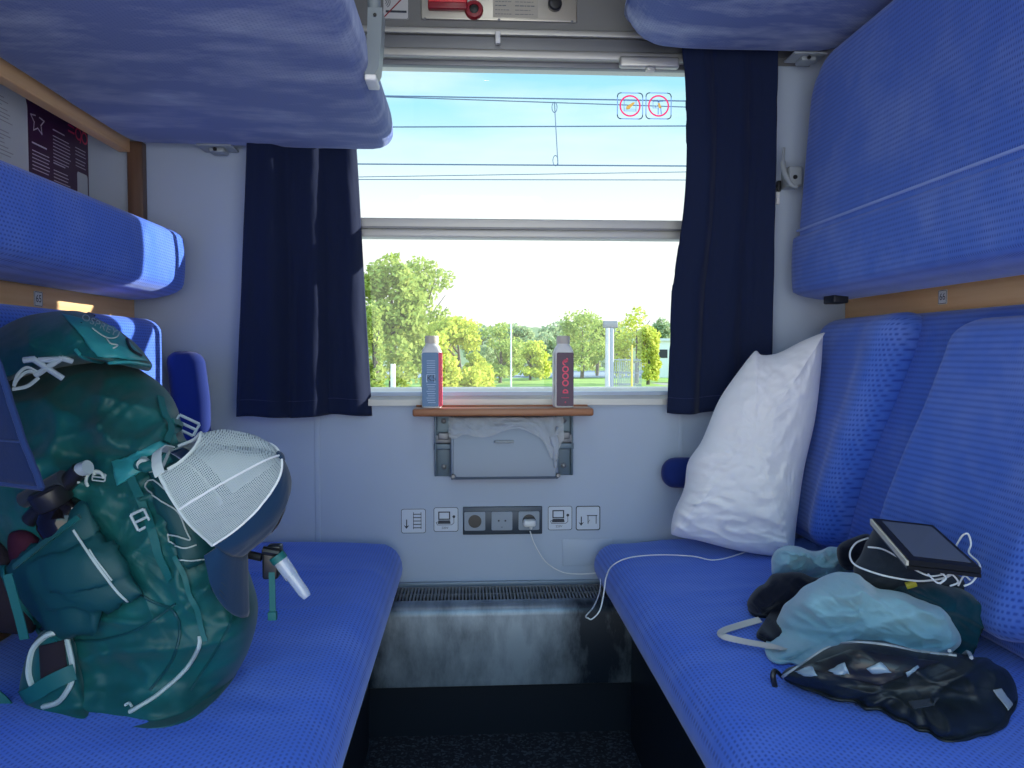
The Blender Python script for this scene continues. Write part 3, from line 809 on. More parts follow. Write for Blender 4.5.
# ================================================================== SHELF TABLE, BIN
t = thing('folding_table', 'narrow reddish wooden window shelf on steel hinge brackets', 'shelf', (.09, 2.1, .65))
m = MB(); m.box(-.152, .330, 2.035, 2.124, .832, .853, .006)
m.build('table_top', WOODS, t)
MB().box(-.148, .326, 2.118, 2.126, .853, .857, .001).build('rear_lip', WOODS, t)
for x0 in (-.098, .236):
    m = MB(); m.box(x0, x0+.05, D-.006, D-.0005, .658, .830, .002)
    m.box(x0, x0+.006, D-.022, D-.005, .66, .83, .002); m.box(x0+.044, x0+.05, D-.022, D-.005, .66, .83, .002)
    br = m.build('hinge_bracket', BRKT, t)
    m = MB(); m.box(x0+.004, x0+.046, D-.026, D-.008, .752, .775, .002); m.box(x0+.010, x0+.04, D-.03, D-.012, .762, .782, .003); m.build('hinge_block', ALUD, br)
    m = MB(); m.box(x0-.002, x0+.052, D-.02, D-.004, .733, .750, .002); m.build('cross_plate', BRKT, br)
    for z in (.685, .812):
        MB().lathe((x0+.025, D-.0065, z), [(.007, 0), (.007, .003), (.004, .005)], 14, (0, -1, 0)).build('screw', ALUD, br)
t = thing('waste_bin', 'small grey flap-front waste bin under the window shelf', 'bin', (.097, 2.1, .655))
m = MB()
k = [(D-.001, .828), (2.095, .822), (2.075, .70), (2.075, .665), (2.082, .657), (D-.001, .657)]
vs = [(-.045, y, z) for y, z in k]+[(.232, y, z) for y, z in k]; n = len(k)
autos(obj('body', vs, [tuple(range(n)), tuple(range(n, 2*n))[::-1]]+[(i, n+i, n+(i+1) % n, (i+1) % n) for i in range(n)], BINM, t, False), 30)
MB().box(.066, .118, 2.071, 2.084, .757, .763, .002).build('pull_lip', LATCH, t)
for x in (-.046, .238): MB().lathe((x, 2.075, .668), [(.006, 0), (.007, .006), (.005, .01)], 12, (0, -1, 0)).build('pivot', ALUD, t)
MB().box(-.052, -.045, 2.075, 2.13, .657, .80, .002).build('side_guide', BINM, t); MB().box(.232, .240, 2.075, 2.13, .657, .80, .002).build('side_guide', BINM, t)
# plastic liner folded over
nu, nv = 60, 16; vs = []; fs = []
for j in range(nv+1):
    v = j/nv
    for i in range(nu+1):
        u = i/nu; x = -.058+.312*u
        low = .775-.022*math.sin(u*7)*0+.012*math.sin(u*11+1)-.018*math.exp(-((u-.05)/.06)**2)-.05*math.exp(-((u-.9)/.06)**2)+.016*math.exp(-((u-.45)/.2)**2)
        z = .826+(low-.826)*v
        y = 2.070-.004*math.sin(math.pi*v)-.002*v-.011*abs(fbm((u*9, v*3, 3)))-.006*crease(u*.5, v*.12, 4, 22, .5)+.02*(1-v)
        vs.append((x, y, z))
for j in range(nv):
    for i in range(nu): k = j*(nu+1)+i; fs.append((k, k+1, k+nu+2, k+nu+1))
tag(obj('bin_liner', vs, fs, FILM, None), 'crinkled clear plastic bag hanging over the front of the grey bin', 'plastic bag')
mb = MB(); mb.tube(catmull([(.226, 2.072, .775), (.232, 2.066, .74), (.230, 2.064, .71), (.232, 2.066, .69)], 6), [.012]*5+[.008]*7+[.005]*7, 8)
tw = mb.build('twisted_end', FILM, bpy.data.objects['bin_liner'])

# ================================================================== BOTTLES
def carton(cx, label, col_label, side):
    cy = 2.082; z0 = .8535
    t = thing('drink_bottle', label, 'bottle', (cx, cy, z0))
    w = .0265
    def ring(r, z, sq):
        out = []
        for i in range(40):
            a = 2*math.pi*i/40; c, s_ = math.cos(a), math.sin(a)
            k = 1/((abs(c)**sq+abs(s_)**sq)**(1/sq)); out.append(Vector((cx+c*k*r, cy+s_*k*r, z)))
        return out
    def loft(name, secs, m, par):
        vs = [p for (r, z, q) in secs for p in ring(r, z0+z, q)]; n = 40; k = len(secs)
        fs = [(i*n+j, i*n+(j+1) % n, (i+1)*n+(j+1) % n, (i+1)*n+j) for i in range(k-1) for j in range(n)]+[tuple(range(n))[::-1], tuple((k-1)*n+j for j in range(n))]
        return autos(obj(name, vs, fs, m, par, False), 40)
    loft('body', [(w*.93, 0, 7), (w, .003, 7), (w, .145, 7), (w*.97, .152, 6), (.021, .163, 4), (.0175, .168, 2.5), (.0165, .172, 2)], WHITE, t)
    loft('cap', [(.0178, .172, 2), (.0185, .175, 2), (.0185, .190, 2), (.0172, .193, 2)], CREAM if side == 'l' else TANS, t)
    c = Vector((cx, cy-w-.0004, z0))
    p = Print(c, RX, UZ); p.poly(rrect(-w*.93 if side == 'l' else -w*.78, w*.72 if side == 'l' else w*.95, .004, .148, .004)); p.build('label', col_label, t)
    # the label goes round the side that faces the other way
    if side == 'l':
        q = Print((cx+w+.0004, cy-w*.9, z0), (0, 1, 0), UZ); q.rect(0, w*1.8, .004, .148); q.build('side_band', PINK, t)
        p = Print(c, RX, UZ, .0007); p.rect(w*.72, w*.98, .004, .148); p.build('red_edge', PINK, t)
        p = Print(c, RX, UZ, .001)
        for i in range(7): p.rect(-.012, .010, .125-i*.006, .1265-i*.006)
        for i in range(9): p.rect(-.013+.002*(i % 3), .011-.002*(i % 2), .062-i*.006, .0635-i*.006)
        p.line([(-.012, .07), (-.012, .088)], .003); p.line([(.009, .07), (.009, .088)], .003)
        p.build('label_lines', mat('label_pale', (.45, .6, .8), .5), t)
        p = Print(c, RX, UZ, .001); p.text('K5', .022, 0, .079); p.build('label_mark', mat('label_dark', (.015, .03, .08), .5), t)
    else:
        p = Print(c, RX, UZ, .001)
        for i in range(3): p.ring(.003, .066+i*.0185, .0072, .0035, 22)
        p.line([(-.003, .040), (.009, .040)], .0035); p.ring(.003, .0415, .0062, .0035, 14, 0, 180); p.line([(-.0035, .040), (-.0035, .041)], .002)
        p.ring(.003, .121, .0068, .0032, 16, 40, 270); p.ring(.003, .128, .0055, .0032, 12, 200, 420)
        p.text('+', .012, .003, .014); p.rect(-.008, .013, .026, .0272); p.build('pink_lettering', PINK, t)
        q = Print((cx-w-.0004, cy+w*.9, z0), (0, -1, 0), UZ); q.rect(w*.3, w*1.8, .004, .148); q.build('side_label', WHITE, t)
carton(WY(432, 408, 2.082).x, 'white drink bottle with blue-grey text label and red edge, left end of the shelf', mat('label_bluegrey', (.10, .22, .40), .45), 'l')
carton(WY(563, 408, 2.082).x, 'white drink bottle with dark purple label and pink rings, right end of the shelf', PURP, 'r')

# ================================================================== SOCKETS
c0 = WY(502.5, 520, D); z = c0.z
t = thing('socket_strip', 'grey strip of three power sockets on the window wall', 'socket', (c0.x, D, z-.035))
sx0, sx1 = WY(463, 520, D).x, WY(542, 520, D).x
MB().box(sx0, sx1, D-.008, D-.0005, z-.039, z+.039, .002).build('frame', SOCKF, t)
MB().box(sx0+.004, sx1-.004, D-.0095, D-.007, z-.027, z+.027, .001).build('inner_plate', SOCKF, t)
cx = [sx0+.035+i*.0755-.002 for i in range(3)]
for i, x in enumerate(cx):
    s = slab('socket', (x, D-.0095, z), RX, UZ, rrect(-.029, .029, -.026, .026, .004), .004, SOCKM, t)
    if i != 1:
        # recessed round well: ring collar with dark floor
        MB().lathe((x, D-.0136, z), [(.0225, -.001), (.0225, .0016), (.0185, .0016), (.0185, -.006+.0065), (.0001, .0003)], 32, (0, -1, 0)).build('collar', SOCKM, s)
        MB().lathe((x, D-.0137, z), [(.0182, 0), (.0182, .0006), (.0001, .0007)], 32, (0, -1, 0)).build('well', DARKB, s)
    else:
        p = Print((x, D-.0136, z), RX, UZ); p.disc(-.009, .001, .0026, 14); p.disc(.0095, .001, .0026, 14); p.disc(0, -.017, .0015, 10); p.build('pin_holes', INK, s)
tp = thing('power_plug', 'white plug with its cable in the rightmost socket', 'plug', (cx[2], D-.02, z))
MB().box(cx[2]-.017, cx[2]+.017, D-.045, D-.0148, z-.012, z+.007, .006).build('plug_body', WHITE, tp)
MB().lathe((cx[2]+.004, D-.033, z-.011), [(.005, 0), (.004, .006), (.0025, .009)], 12, (0, 0, -1)).build('strain_relief', WHITE, tp)
# stickers
def wsticker(px, py, label, kind):
    c = WY(px, py, D-.0004); t = thing('wall_sticker', label, 'sticker', c)
    w = .0345
    slab('film', c, RX, UZ, rrect(-w, w, -w, w, .007), .0006, STICK, t)
    p = Print(c, RX, UZ, .0009); p.line(rrect(-w+.001, w-.001, -w+.001, w-.001, .006), .0016 if kind != 'table' else .0026, True)
    if kind in ('ladder', 'table'):
        p.line([(-.019, .003), (-.019, -.016)], .003); p.poly([(-.027, -.011), (-.0195, -.022), (-.0115, -.011), (-.0195, -.015)])
    if kind == 'ladder':
        p.line([(0, -.022), (0, .024)], .0016); p.line([(.021, -.022), (.021, .024)], .0016)
        for i in range(5): p.line([(0, -.019+i*.0095), (.021, -.019+i*.0095)], .0024)
    if kind == 'table':
        p.line([(-.002, .007), (.025, .007)], .0024); p.line([(.0, .007), (.0, -.015)], .0022); p.line([(.023, .007), (.023, -.015)], .0022); p.line([(.001, -.012), (.005, -.005)], .001)
    if kind == 'laptop':
        p.line([(-.020, .001), (.010, .001), (.010, .021), (-.020, .021)], .0032, True); p.poly([(-.023, -.012), (.013, -.012), (.011, -.002), (-.021, -.002)])
        p.disc(.022, .008, .004, 14); p.line([(.022, .006), (.022, -.010), (.016, -.015), (-.024, -.015), (-.027, -.008), (-.022, -.006)], .0014)
        p.text('220V', .009, -.003, -.0235)
    p.build('pictogram', INK, t)
wsticker(413.5, 521, 'square wall sticker of a down arrow beside a ladder', 'ladder')
wsticker(446, 519.5, 'square wall sticker of a laptop and plug, left of the sockets', 'laptop')
wsticker(560, 518, 'square wall sticker of a laptop and plug, right of the sockets', 'laptop')
wsticker(588, 518, 'square wall sticker of a down arrow beside a table', 'table')

# ================================================================== HEADER PANEL
pz = 1.903; x0, x1 = WY(421, 20, D-.01).x, WY(577, 20, D-.01).x
t = thing('emergency_brake_panel', 'brushed metal emergency brake panel above the window', 'panel', ((x0+x1)/2, D, pz))
MB().box(x0, x1, D-.010, D-.0042, pz, pz+.16, .003).build('plate', mat('panel_steel', (.5, .48, .43), .35, .8), t)
rx = WY(474, 9, D-.02); MB().lathe((rx.x, D-.0098, rx.z), [(.025, 0), (.025, .008), (.022, .013), (.013, .014), (.012, .008)], 32, (0, -1, 0)).build('ring_grip', RED, t, label='dark red ring grip')
MB().lathe((rx.x, D-.0175, rx.z), [(.0115, 0), (.0115, .004), (.006, .005)], 20, (0, -1, 0)).build('lock', BLACK, t)
a = WY(428, 8, D-.02); MB().box(a.x, rx.x-.018, D-.03, D-.0098, a.z-.004, a.z+.05, .004).build('handle_bar', RED, t, label='dark red handle bar')
MB().box(a.x+.002, rx.x-.02, D-.034, D-.029, a.z+.012, a.z+.02, .002).build('handle_ridge', mat('red_bright', (.8, .05, .06), .3), t)
n0, n1 = WY(493, 17, D-.012), WY(538, 17, D-.012)
nb = slab('notice', (n0.x, D-.0100, n0.z), RX, UZ, rrect(0, n1.x-n0.x, 0, .075, .003), .001, mat('notice_plate', (.42, .4, .35), .5), t)
p = Print((n0.x, D-.0112, n0.z), RX, UZ)
for r_ in range(6):
    yy = .008+r_*.011
    for (a0, a1) in ((.006, .05-.006*(r_ % 3)), (.060, .118-.008*((r_+1) % 3))):
        xx = a0
        while xx < a1-.004:
            ww = min(random.uniform(.004, .012), a1-xx); p.rect(xx, xx+ww, yy, yy+(.0028 if r_ in (2,) else .0018)); xx += ww+.002
p.build('notice_lines', TINK, nb)
k = WY(555, 5, D-.02); MB().lathe((k.x, D-.0098, k.z+.004), [(.019, 0), (.019, .012), (.015, .016), (.008, .017)], 24, (0, -1, 0)).build('knob', BLACK, t)
for px, py in ((425, 19), (499, 20), (572, 22)):
    c = WY(px, py, D-.01); MB().lathe((c.x, D-.0099, c.z), [(.004, 0), (.004, .0015), (.002, .002)], 12, (0, -1, 0)).build('screw', ALUD, t)
# sticker left of it
a, c = WY(383, 20, D), WY(409, 20, D)
t = thing('wall_sticker', 'white no-smoking style sticker with a red diagonal, above the window beside the brake panel', 'sticker', (a.x, D, a.z))
slab('film', (a.x, D-.0042, a.z), RX, UZ, rrect(0, c.x-a.x, 0, .075, .006), .0006, mat('sticker_white', (.55, .56, .58), .4), t)
w = c.x-a.x
p = Print((a.x, D-.0049, a.z), RX, UZ, .0006); p.line(rrect(.001, w-.001, .001, .074, .006), .0014, True); p.rect(.008, w-.006, .018, .024)
for r_ in (.006, .011, .016): p.ring(.004, .046, r_, .0018, 12, -60, 60)
p.build('pictogram', INK, t)
p = Print((a.x, D-.0049, a.z), RX, UZ, .001); p.line([(.004, .006), (w-.002, .072)], .0035); p.build('red_bar', mat('dark_red_print', (.25, .01, .03), .5), t)

# ================================================================== BERTH NUMBERS
def number(c, facing, txt, label):
    t = thing('berth_number_plate', label, 'number plate', c)
    r = (0, -1, 0) if facing < 0 else (0, 1, 0)
    if facing < 0: r = (0, -1, 0)
    slab('plate', c, r, UZ, rrect(-.016, .016, -.016, .016, .003), .0012, WHITE, t)
    p = Print(Vector(c)+Vector((facing*.0012, 0, 0)), r, UZ, .0004); p.line(rrect(-.0145, .0145, -.0145, .0145, .003), .0012, True); p.text(txt, .022, 0, 0); p.build('numerals', INK, t)
pr = W(943, 297, 'x', 1.0645); number(tuple(pr), -1, '66', 'small white number plate reading 66 on the wood at right')
plf = W(38, 299, 'x', -.9045); number(tuple(plf), 1, '65', 'small white number plate on the wood at left above the backpack')

# ================================================================== POSTER
def poster():
    X = -1.020
    P = lambda px, py: W(px, py, 'x', X)
    tr = P(88, 130); split = P(26, 95); br = P(88, 200)
    ztop = 1.594; zb = 1.35
    y1 = tr.y; ys = split.y; yl = ys-.62
    t = thing('poster', 'white and dark purple information poster in the recess above the left bolster', 'poster', (X, ys, zb))
    u = (0, 1, 0)
    # on the left wall, right-hand direction seen from the room is +y
    slab('purple_sheet', (X, 0, 0), u, UZ, [(ys, zb), (y1, zb), (y1, ztop), (ys, ztop)], .002, PURP, t)
    slab('white_sheet', (X, 0, 0), u, UZ, [(yl, zb), (ys, zb)]+[(ys-.03+.03*math.cos(R(a_)), ztop-.03+.03*math.sin(R(a_))) for a_ in range(0, 91, 15)]+[(yl, ztop)], .0022, PAPER, t)
    L = y1-ys; o = (X+.0022, ys, zb); H = ztop-zb
    p = Print(o, u, UZ, .0005)
    def para(pp, xa, xb, ya, n, dy=.0085, w=.0022):
        for i in range(n):
            pp.rect(xa, xb-random.uniform(0, .15)*(xb-xa), ya-i*dy, ya-i*dy+w)
    k = L
    para(p, .05*k, .32*k, H*.50, 6); para(p, .05*k, .34*k, H*.18, 7, .008); para(p, .37*k, .66*k, H*.74, 8, .0085); para(p, .37*k, .64*k, H*.40, 6); para(p, .37*k, .66*k, H*.14, 6, .008)
    para(p, .74*k, .93*k, H*.74, 3); para(p, .74*k, .93*k, H*.62, 3); p.rect(.05*k, .27*k, H*.57, H*.585); p.rect(.05*k, .34*k, H*.25, H*.262); p.rect(.37*k, .56*k, H*.80, H*.812); p.rect(.37*k, .56*k, H*.47, H*.482)
    st = []
    for i in range(10):
        a_ = math.pi/2+i*math.pi/5; rr = .030 if i % 2 == 0 else .015; st.append((.14*k+rr*math.cos(a_), H*.80+rr*math.sin(a_)))
    p.line(st[1:], .003)
    p.build('white_print', mat('pale_print', (.6, .55, .65), .5), t)
    p = Print(o, u, UZ, .0007); p.ring(.80*k, H*.90, .014, .005, 20); p.ring(.91*k, H*.89, .014, .005, 20); p.line([(.83*k, H*.82), (.89*k, H*.97)], .004)
    p.rect(.62*k, .73*k, H*.93, H*.95); p.rect(.62*k, .73*k, H*.87, H*.89); p.build('pink_print', PINK, t)
    p = Print(o, u, UZ, .0008); p.poly(rrect(.76*k, .95*k, .22*H, .50*H, .008)); p.build('white_label', PAPER, t)
    p = Print((X+.0024, yl, zb), u, UZ, .0005); LL = .62
    for (q0, q1) in ((.02, .26), (.30, .56)):
        for cc in range(3): para(p, q0, q1, H*(.85-.30*cc), 7, .0085)
    p.build('grey_print', mat('grey_print', (.35, .36, .4), .5), t)
    p = Print((X+.0024, yl, zb), u, UZ, .0006)
    for (q0, q1) in ((.02, .1), (.30, .38)):
        for cc in range(3): p.rect(q0, q1, H*(.91-.30*cc), H*(.925-.30*cc))
    p.build('red_headings', PINK, t)
poster()
# ================================================================== PILLOW
def pillow_wr(P, x, y):
    q = (y-335)/220
    low = max(0, min(1, (q-.35)*2.2))
    k = .010*fbm((P.x*5, P.z*5, 1))
    k += .008*low*crease(P.x, P.z, 2, 26, -.12, 4)+.006*(1-low)*crease(P.x, P.z, 5, 17, .9, 2.6)+.003*crease(P.x, P.z, 6, 34, .3, 2)
    k += .004*fbm((P.x*24, P.z*40, 9))
    return k
po = [(825, 333), (823, 337), (821, 370), (815, 420), (804, 470), (797, 520), (793, 552), (788, 557), (770, 556), (735, 550), (700, 541), (676, 536), (671, 531), (674, 512), (684, 488), (688, 462), (702, 440), (718, 402), (735, 376), (752, 354), (757, 351), (762, 355), (778, 353), (800, 342), (819, 334)]
t = thing('pillow', 'rumpled white bed pillow standing on the right bench against the wall', 'pillow', (.75, 1.95, .48))
inflate('pillow_case', po, lambda x, y: 1.90+(x-670)/150*-.06+(557-y)*.0004, .105, .07, PILL, t, rings=60, ns=10, p=2.2, wr=pillow_wr, zmin=.493, xmax=lambda P: prof(P.z)+.0, ymax=2.06)
sm = bpy.data.objects['pillow_case']

# ================================================================== BACKPACK
LEFTX = -.775
def pk_depth(x, y): return 1.215+(720-y)*.00018+(150-x)*.0003
def folds(P, x, y):
    up = max(0, min(1, (560-y)/80))
    k = .006*fbm((P.x*7, P.z*7, 1))
    k += .030*up*crease(P.x, P.z, 3, 9.5, -.2, 3.5)+.007*up*crease(P.x, P.z, 4, 24, .5)
    k += .015*(1-up)*crease(P.x, P.z, 7, 9, .5)+.005*crease(P.x, P.z, 8, 17, -.8, 2.2)
    k += .003*fbm((P.x*30, P.z*42, 4))
    k -= .022*math.exp(-((y-(452+.10*(x-60)))/10)**2)*(x < 190)
    return k
t = thing('backpack', 'big teal hiking backpack leaning on the left bench', 'backpack', (-.5, 1.2, .48))
BP = t
body_o = [(30, 372), (70, 362), (120, 362), (150, 376), (168, 392), (178, 410), (184, 436), (196, 452), (218, 500), (236, 540), (252, 580), (258, 606), (254, 634), (243, 662), (226, 686), (206, 706), (184, 720), (150, 728), (105, 722), (70, 716), (52, 690), (40, 640), (14, 600), (-20, 560), (-46, 520), (-60, 470), (-50, 420), (-20, 385)]
body = inflate('main_body', body_o, pk_depth, .165, .15, TEAL, t, rings=64, ns=9, p=3.0, wr=folds, zmin=.499, xmin=LEFTX)
def lidwr(P, x, y):
    return .006*fbm((P.x*9, P.z*9, 11))+.010*crease(P.x, P.z, 13, 13, -.4)+.004*crease(P.x, P.z, 14, 26, .3)+.002*fbm((P.x*40, P.z*40, 4))
lid_o = [(-14, 336), (20, 318), (50, 312), (78, 311), (96, 318), (118, 330), (136, 344), (148, 358), (152, 366), (146, 371), (120, 362), (84, 364), (40, 372), (0, 384), (-30, 392), (-46, 372), (-38, 350)]
lid = inflate('top_lid', lid_o, lambda x, y: pk_depth(x, y)-.0, .185, .15, TEAL, t, rings=36, ns=9, p=3.2, wr=lidwr, xmin=LEFTX)
ALLP = [body, lid]
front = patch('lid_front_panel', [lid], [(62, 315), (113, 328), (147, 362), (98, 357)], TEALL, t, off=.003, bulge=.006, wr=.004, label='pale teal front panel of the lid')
# bright compression fold right of centre
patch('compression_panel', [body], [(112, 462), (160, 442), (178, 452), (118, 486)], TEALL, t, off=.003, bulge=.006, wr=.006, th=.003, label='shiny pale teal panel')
# front stretch pocket behind the cap
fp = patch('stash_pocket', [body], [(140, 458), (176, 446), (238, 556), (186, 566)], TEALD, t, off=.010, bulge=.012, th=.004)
mb = MB()
cord(mb, [fp, body], [(150, 472), (172, 474), (180, 498), (168, 492), (152, 480), (146, 488), (160, 500), (178, 512), (186, 530), (190, 540), (178, 536), (168, 534), (170, 542), (184, 548), (196, 545)], .0011, .002)
cord(mb, [fp, body], [(178, 560), (196, 560), (214, 556)], .0011, .002)
mb.build('pocket_bird_line_logo', PIPE, fp)
# rolled strap end on its top
mb = MB(); mb.tube([hit([fp, body], x, y, .012)[0] for x, y in ((142, 468), (150, 463), (160, 458), (168, 453))], .008, 12); mb.build('rolled_strap', STRAP, t)
mb = MB(); mb.tube([hit([fp, body], x, y, .0125)[0] for x, y in ((144.5, 467), (147, 465.5))], .0085, 12); mb.build('elastic_keeper', PIPE, t)
# side pocket, stretch teal, with a pale streak
sp_ = patch('side_pocket', [body], [(14, 566), (93, 506), (153, 592), (70, 640)], TEALD, t, off=.020, bulge=.030, th=.006, nu=26, nv=26)
mb = MB(); ribbon(mb, [sp_], [(74, 530), (88, 552), (104, 574), (118, 592), (128, 601)], .0032, .0008, .0012); ribbon(mb, [sp_], [(90, 550), (100, 564), (112, 580)], .002, .0008, .0018)
mb.build('pale_streak', PIPE, sp_)
mb = MB(); ribbon(mb, [sp_], [(15, 567), (52, 538), (93, 508)], .008, .0025, .001); mb.build('pocket_hem', TEAL, sp_)
# black mesh back panel seen at lower left
hb = inflate('harness_padding', [(-60, 540), (-10, 536), (20, 556), (34, 590), (36, 628), (20, 634), (-10, 632), (-60, 632)], 1.19, .05, .05, PACKB, t, rings=16, p=2.6, xmin=LEFTX, label='black foam harness padding')
# hip belt: loop with pale piping
hipo = [(20, 696), (22, 672), (30, 648), (44, 630), (60, 628), (74, 640), (80, 664), (86, 690), (92, 712), (84, 722), (60, 716), (36, 710)]
hip = inflate('hip_belt', hipo, 1.115, .035, .04, TEAL, t, rings=24, p=2.4, zmin=.499, wr=lambda P, x, y: .004*fbm((P.x*20, P.z*20, 3)))
mb = MB(); cord(mb, [hip, body], [(35, 690), (30, 672), (34, 650), (46, 637), (58, 633)], .0042, .002); mb.build('belt_piping', PIPE, hip)
mb = MB(); cord(mb, [hip, body], [(66, 638), (70, 656), (72, 672), (70, 686), (60, 700), (44, 706)], .0038, .002); mb.build('belt_piping', PIPE, hip)
patch('belt_mesh', [hip], [(40, 646), (64, 640), (68, 672), (42, 690)], PACKB, hip, off=.002, bulge=.003, th=.002)
mb = MB(); ribbon(mb, [hip, body], [(14, 700), (34, 692), (54, 680), (72, 672)], .022, .002, .006); mb.build('belt_strap', STRAP, t)
# loose strap end lying at the very left
mb = MB()
P = catmull([WY(-14, 694, 1.12), WY(0, 706, 1.12), WY(6, 716, 1.115), WY(4, 732, 1.11)], 6); ribbon_pts(mb, P, [Vector((0, -1, .25)).normalized()]*len(P), .030, .003); mb.build('strap_end', STRAP, t)
# straps
mb = MB(); ribbon(mb, [body, sp_], [(176, 556), (186, 582), (196, 608), (206, 640)], .007, .0018, .003); mb.build('compression_strap', STRAP, t)
mb = MB(); ribbon(mb, [body], [(128, 470), (140, 496), (152, 528), (160, 556), (172, 580)], .012, .0015, .002); mb.build('side_strap', STRAP, t)
mb = MB(); ribbon(mb, [body, sp_, hb], [(4, 566), (14, 592), (28, 612), (44, 632), (60, 640)], .011, .002, .004); mb.build('pocket_strap', STRAP, t)
mb = MB(); P = [WY(8, 574, 1.06), WY(14, 596, 1.06), WY(20, 618, 1.062), WY(25, 639, 1.065)]; ribbon_pts(mb, P, [Vector((0, -1, 0))]*4, .012, .002); mb.build('hanging_strap', STRAP, t)
# zipper / piping arcs
mb = MB(); cord(mb, [body], [(200, 636), (198, 648), (186, 668), (166, 688), (148, 702), (130, 712)], .0030, .0015); mb.build('zipper', PIPE, t)
mb = MB(); cord(mb, [body], [(126, 706), (130, 704), (133, 707)], .002, .003); mb.build('zip_pull', PIPE, t)
mb = MB(); cord(mb, [body], [(120, 574), (146, 598), (172, 610), (180, 630), (172, 660), (150, 690)], .002, .0008); mb.build('seam', TEALD, t)
mb = MB(); cord(mb, [body], [(66, 640), (100, 640), (140, 628), (176, 604)], .002, .0008); mb.build('seam', TEALD, t)
mb = MB(); cord(mb, [body], [(214, 560), (226, 590), (232, 616), (216, 650), (190, 690)], .002, .0008); mb.build('seam', TEALD, t)
# buckles
def buckle(px, py, w, h, rot, name, par, trees, m=LATCH, off=.008):
    c, nrm = hit(trees, px, py, off); nrm = (CAM-c).normalized()
    r = nrm.cross(Vector((0, 0, 1))).normalized()*-1; u = nrm.cross(r)*-1
    if u.z < 0: u = -u
    r = u.cross(nrm)
    cr_, sr = math.cos(rot), math.sin(rot); R2, U2 = r*cr_+u*sr, u*cr_-r*sr
    mb = MB()
    def bar(a, b, rad): mb.tube([c+R2*a[0]*w+U2*a[1]*h, c+R2*b[0]*w+U2*b[1]*h], rad, 8)
    for a, b in (((-.5, -.5), (.5, -.5)), ((.5, -.5), (.5, .5)), ((.5, .5), (-.5, .5)), ((-.5, .5), (-.5, -.5)), ((-.5, 0), (.5, 0))): bar(a, b, min(w, h)*.11)
    return mb.build(name, m, par)
BUCK = mat('grey_buckle', (.38, .46, .50), .4)
buckle(143, 523, .018, .024, .4, 'side_buckle', t, [body, fp], BUCK)
buckle(178, 427, .032, .020, -.5, 'top_buckle', t, [body], BUCK, .012)
mb = MB(); ribbon(mb, [body], [(158, 400), (162, 416), (168, 428), (164, 444)], .010, .002, .006); ribbon(mb, [body], [(168, 424), (184, 430), (190, 446), (184, 462)], .010, .002, .008); mb.build('top_strap', STRAP, t)
# X-shaped hook plate and its cord on the lid/body seam
c, _ = hit([body, lid], 49, 360, .012); nrm = (CAM-c).normalized(); rr = Vector((0, 0, 1)).cross(nrm).normalized(); uu = nrm.cross(rr)
mb = MB()
for a, b in (((-.019, .012), (.017, -.016)), ((.016, .013), (-.017, -.012)), ((-.012, .010), (.012, .011)), ((-.03, .010), (-.016, .012)), ((.016, .013), (.029, .008))):
    mb.tube([c+rr*a[0]+uu*a[1], c+(rr*(a[0]+b[0])+uu*(a[1]+b[1]))*.5+nrm*.002, c+rr*b[0]+uu*b[1]], .0042, 8)
mb.build('cord_hook', BUCK, t)
mb = MB()
for off in (0, .006): mb.tube(catmull([c+rr*(-.012)+uu*-.008, c+rr*(-.026)+uu*(-.006+off), c+rr*(-.037)+uu*(-.016+off), c+rr*(-.042)+uu*(-.026)], 6), .0024, 6)
mb.tube(catmull([c+rr*(-.044)+uu*(-.030), c+rr*(-.026)+uu*(-.026), c+rr*(-.012)+uu*(-.014)], 6), .0028, 6)
mb.build('hook_cord', PIPE, t)
# bungee loops by the bottle
mb = MB(); lc, _ = hit([body, sp_], 92, 486, .016); ln = (CAM-lc).normalized(); lr = Vector((0, 0, 1)).cross(ln).normalized(); lu = ln.cross(lr)
for dx in (0, .011):
    mb.tube([lc+lr*(dx-.004+.011*math.cos(a))+lu*(-dx*.5+.013*math.sin(a))+ln*(.004*math.sin(a)) for a in [math.pi*(.05+k/11*1.15) for k in range(12)]], .0022, 6)
mb.build('bungee_loop', PIPE, t)
buckle(101, 481, .016, .010, -.2, 'cord_lock', t, [body], BUCK)
# lid writing
def surf_text(s_, trees, o, r, d, size, name, m, par):
    vs, fs = textmesh(s_, 1.0); out = []
    for v in vs:
        px = o[0]+r[0]*v.x+d[0]*v.y; py = o[1]+r[1]*v.x+d[1]*v.y; out.append(hit(trees, px, py, .0018)[0])
    obj(name, out, fs, m, par, False)
surf_text('OSPREY', [front, lid], (99, 326), (10, 5.0), (3.4, -9), 1, 'lid_lettering', PIPE, lid)
mb = MB(); cord(mb, [front, lid], [(92, 329), (100, 335), (108, 339), (116, 338), (119, 333)], .0010, .0016); cord(mb, [front, lid], [(106, 338), (110, 344), (117, 346), (113, 349)], .0011, .0016); mb.build('lid_bird_logo', PIPE, lid)
mb = MB(); cord(mb, [lid, body], [(76, 350), (84, 357), (104, 362), (130, 362), (150, 366)], .0028, .001); mb.build('lid_zip', TEALL, lid)
mb = MB(); cord(mb, [lid, front], [(126, 340), (130, 350), (140, 356)], .0022, .002); mb.build('zip_pull', BLACK, lid)
mb = MB(); ribbon(mb, [lid, body], [(78, 309), (84, 312), (92, 316)], .010, .003, .001); mb.build('haul_loop', BLACK, t)

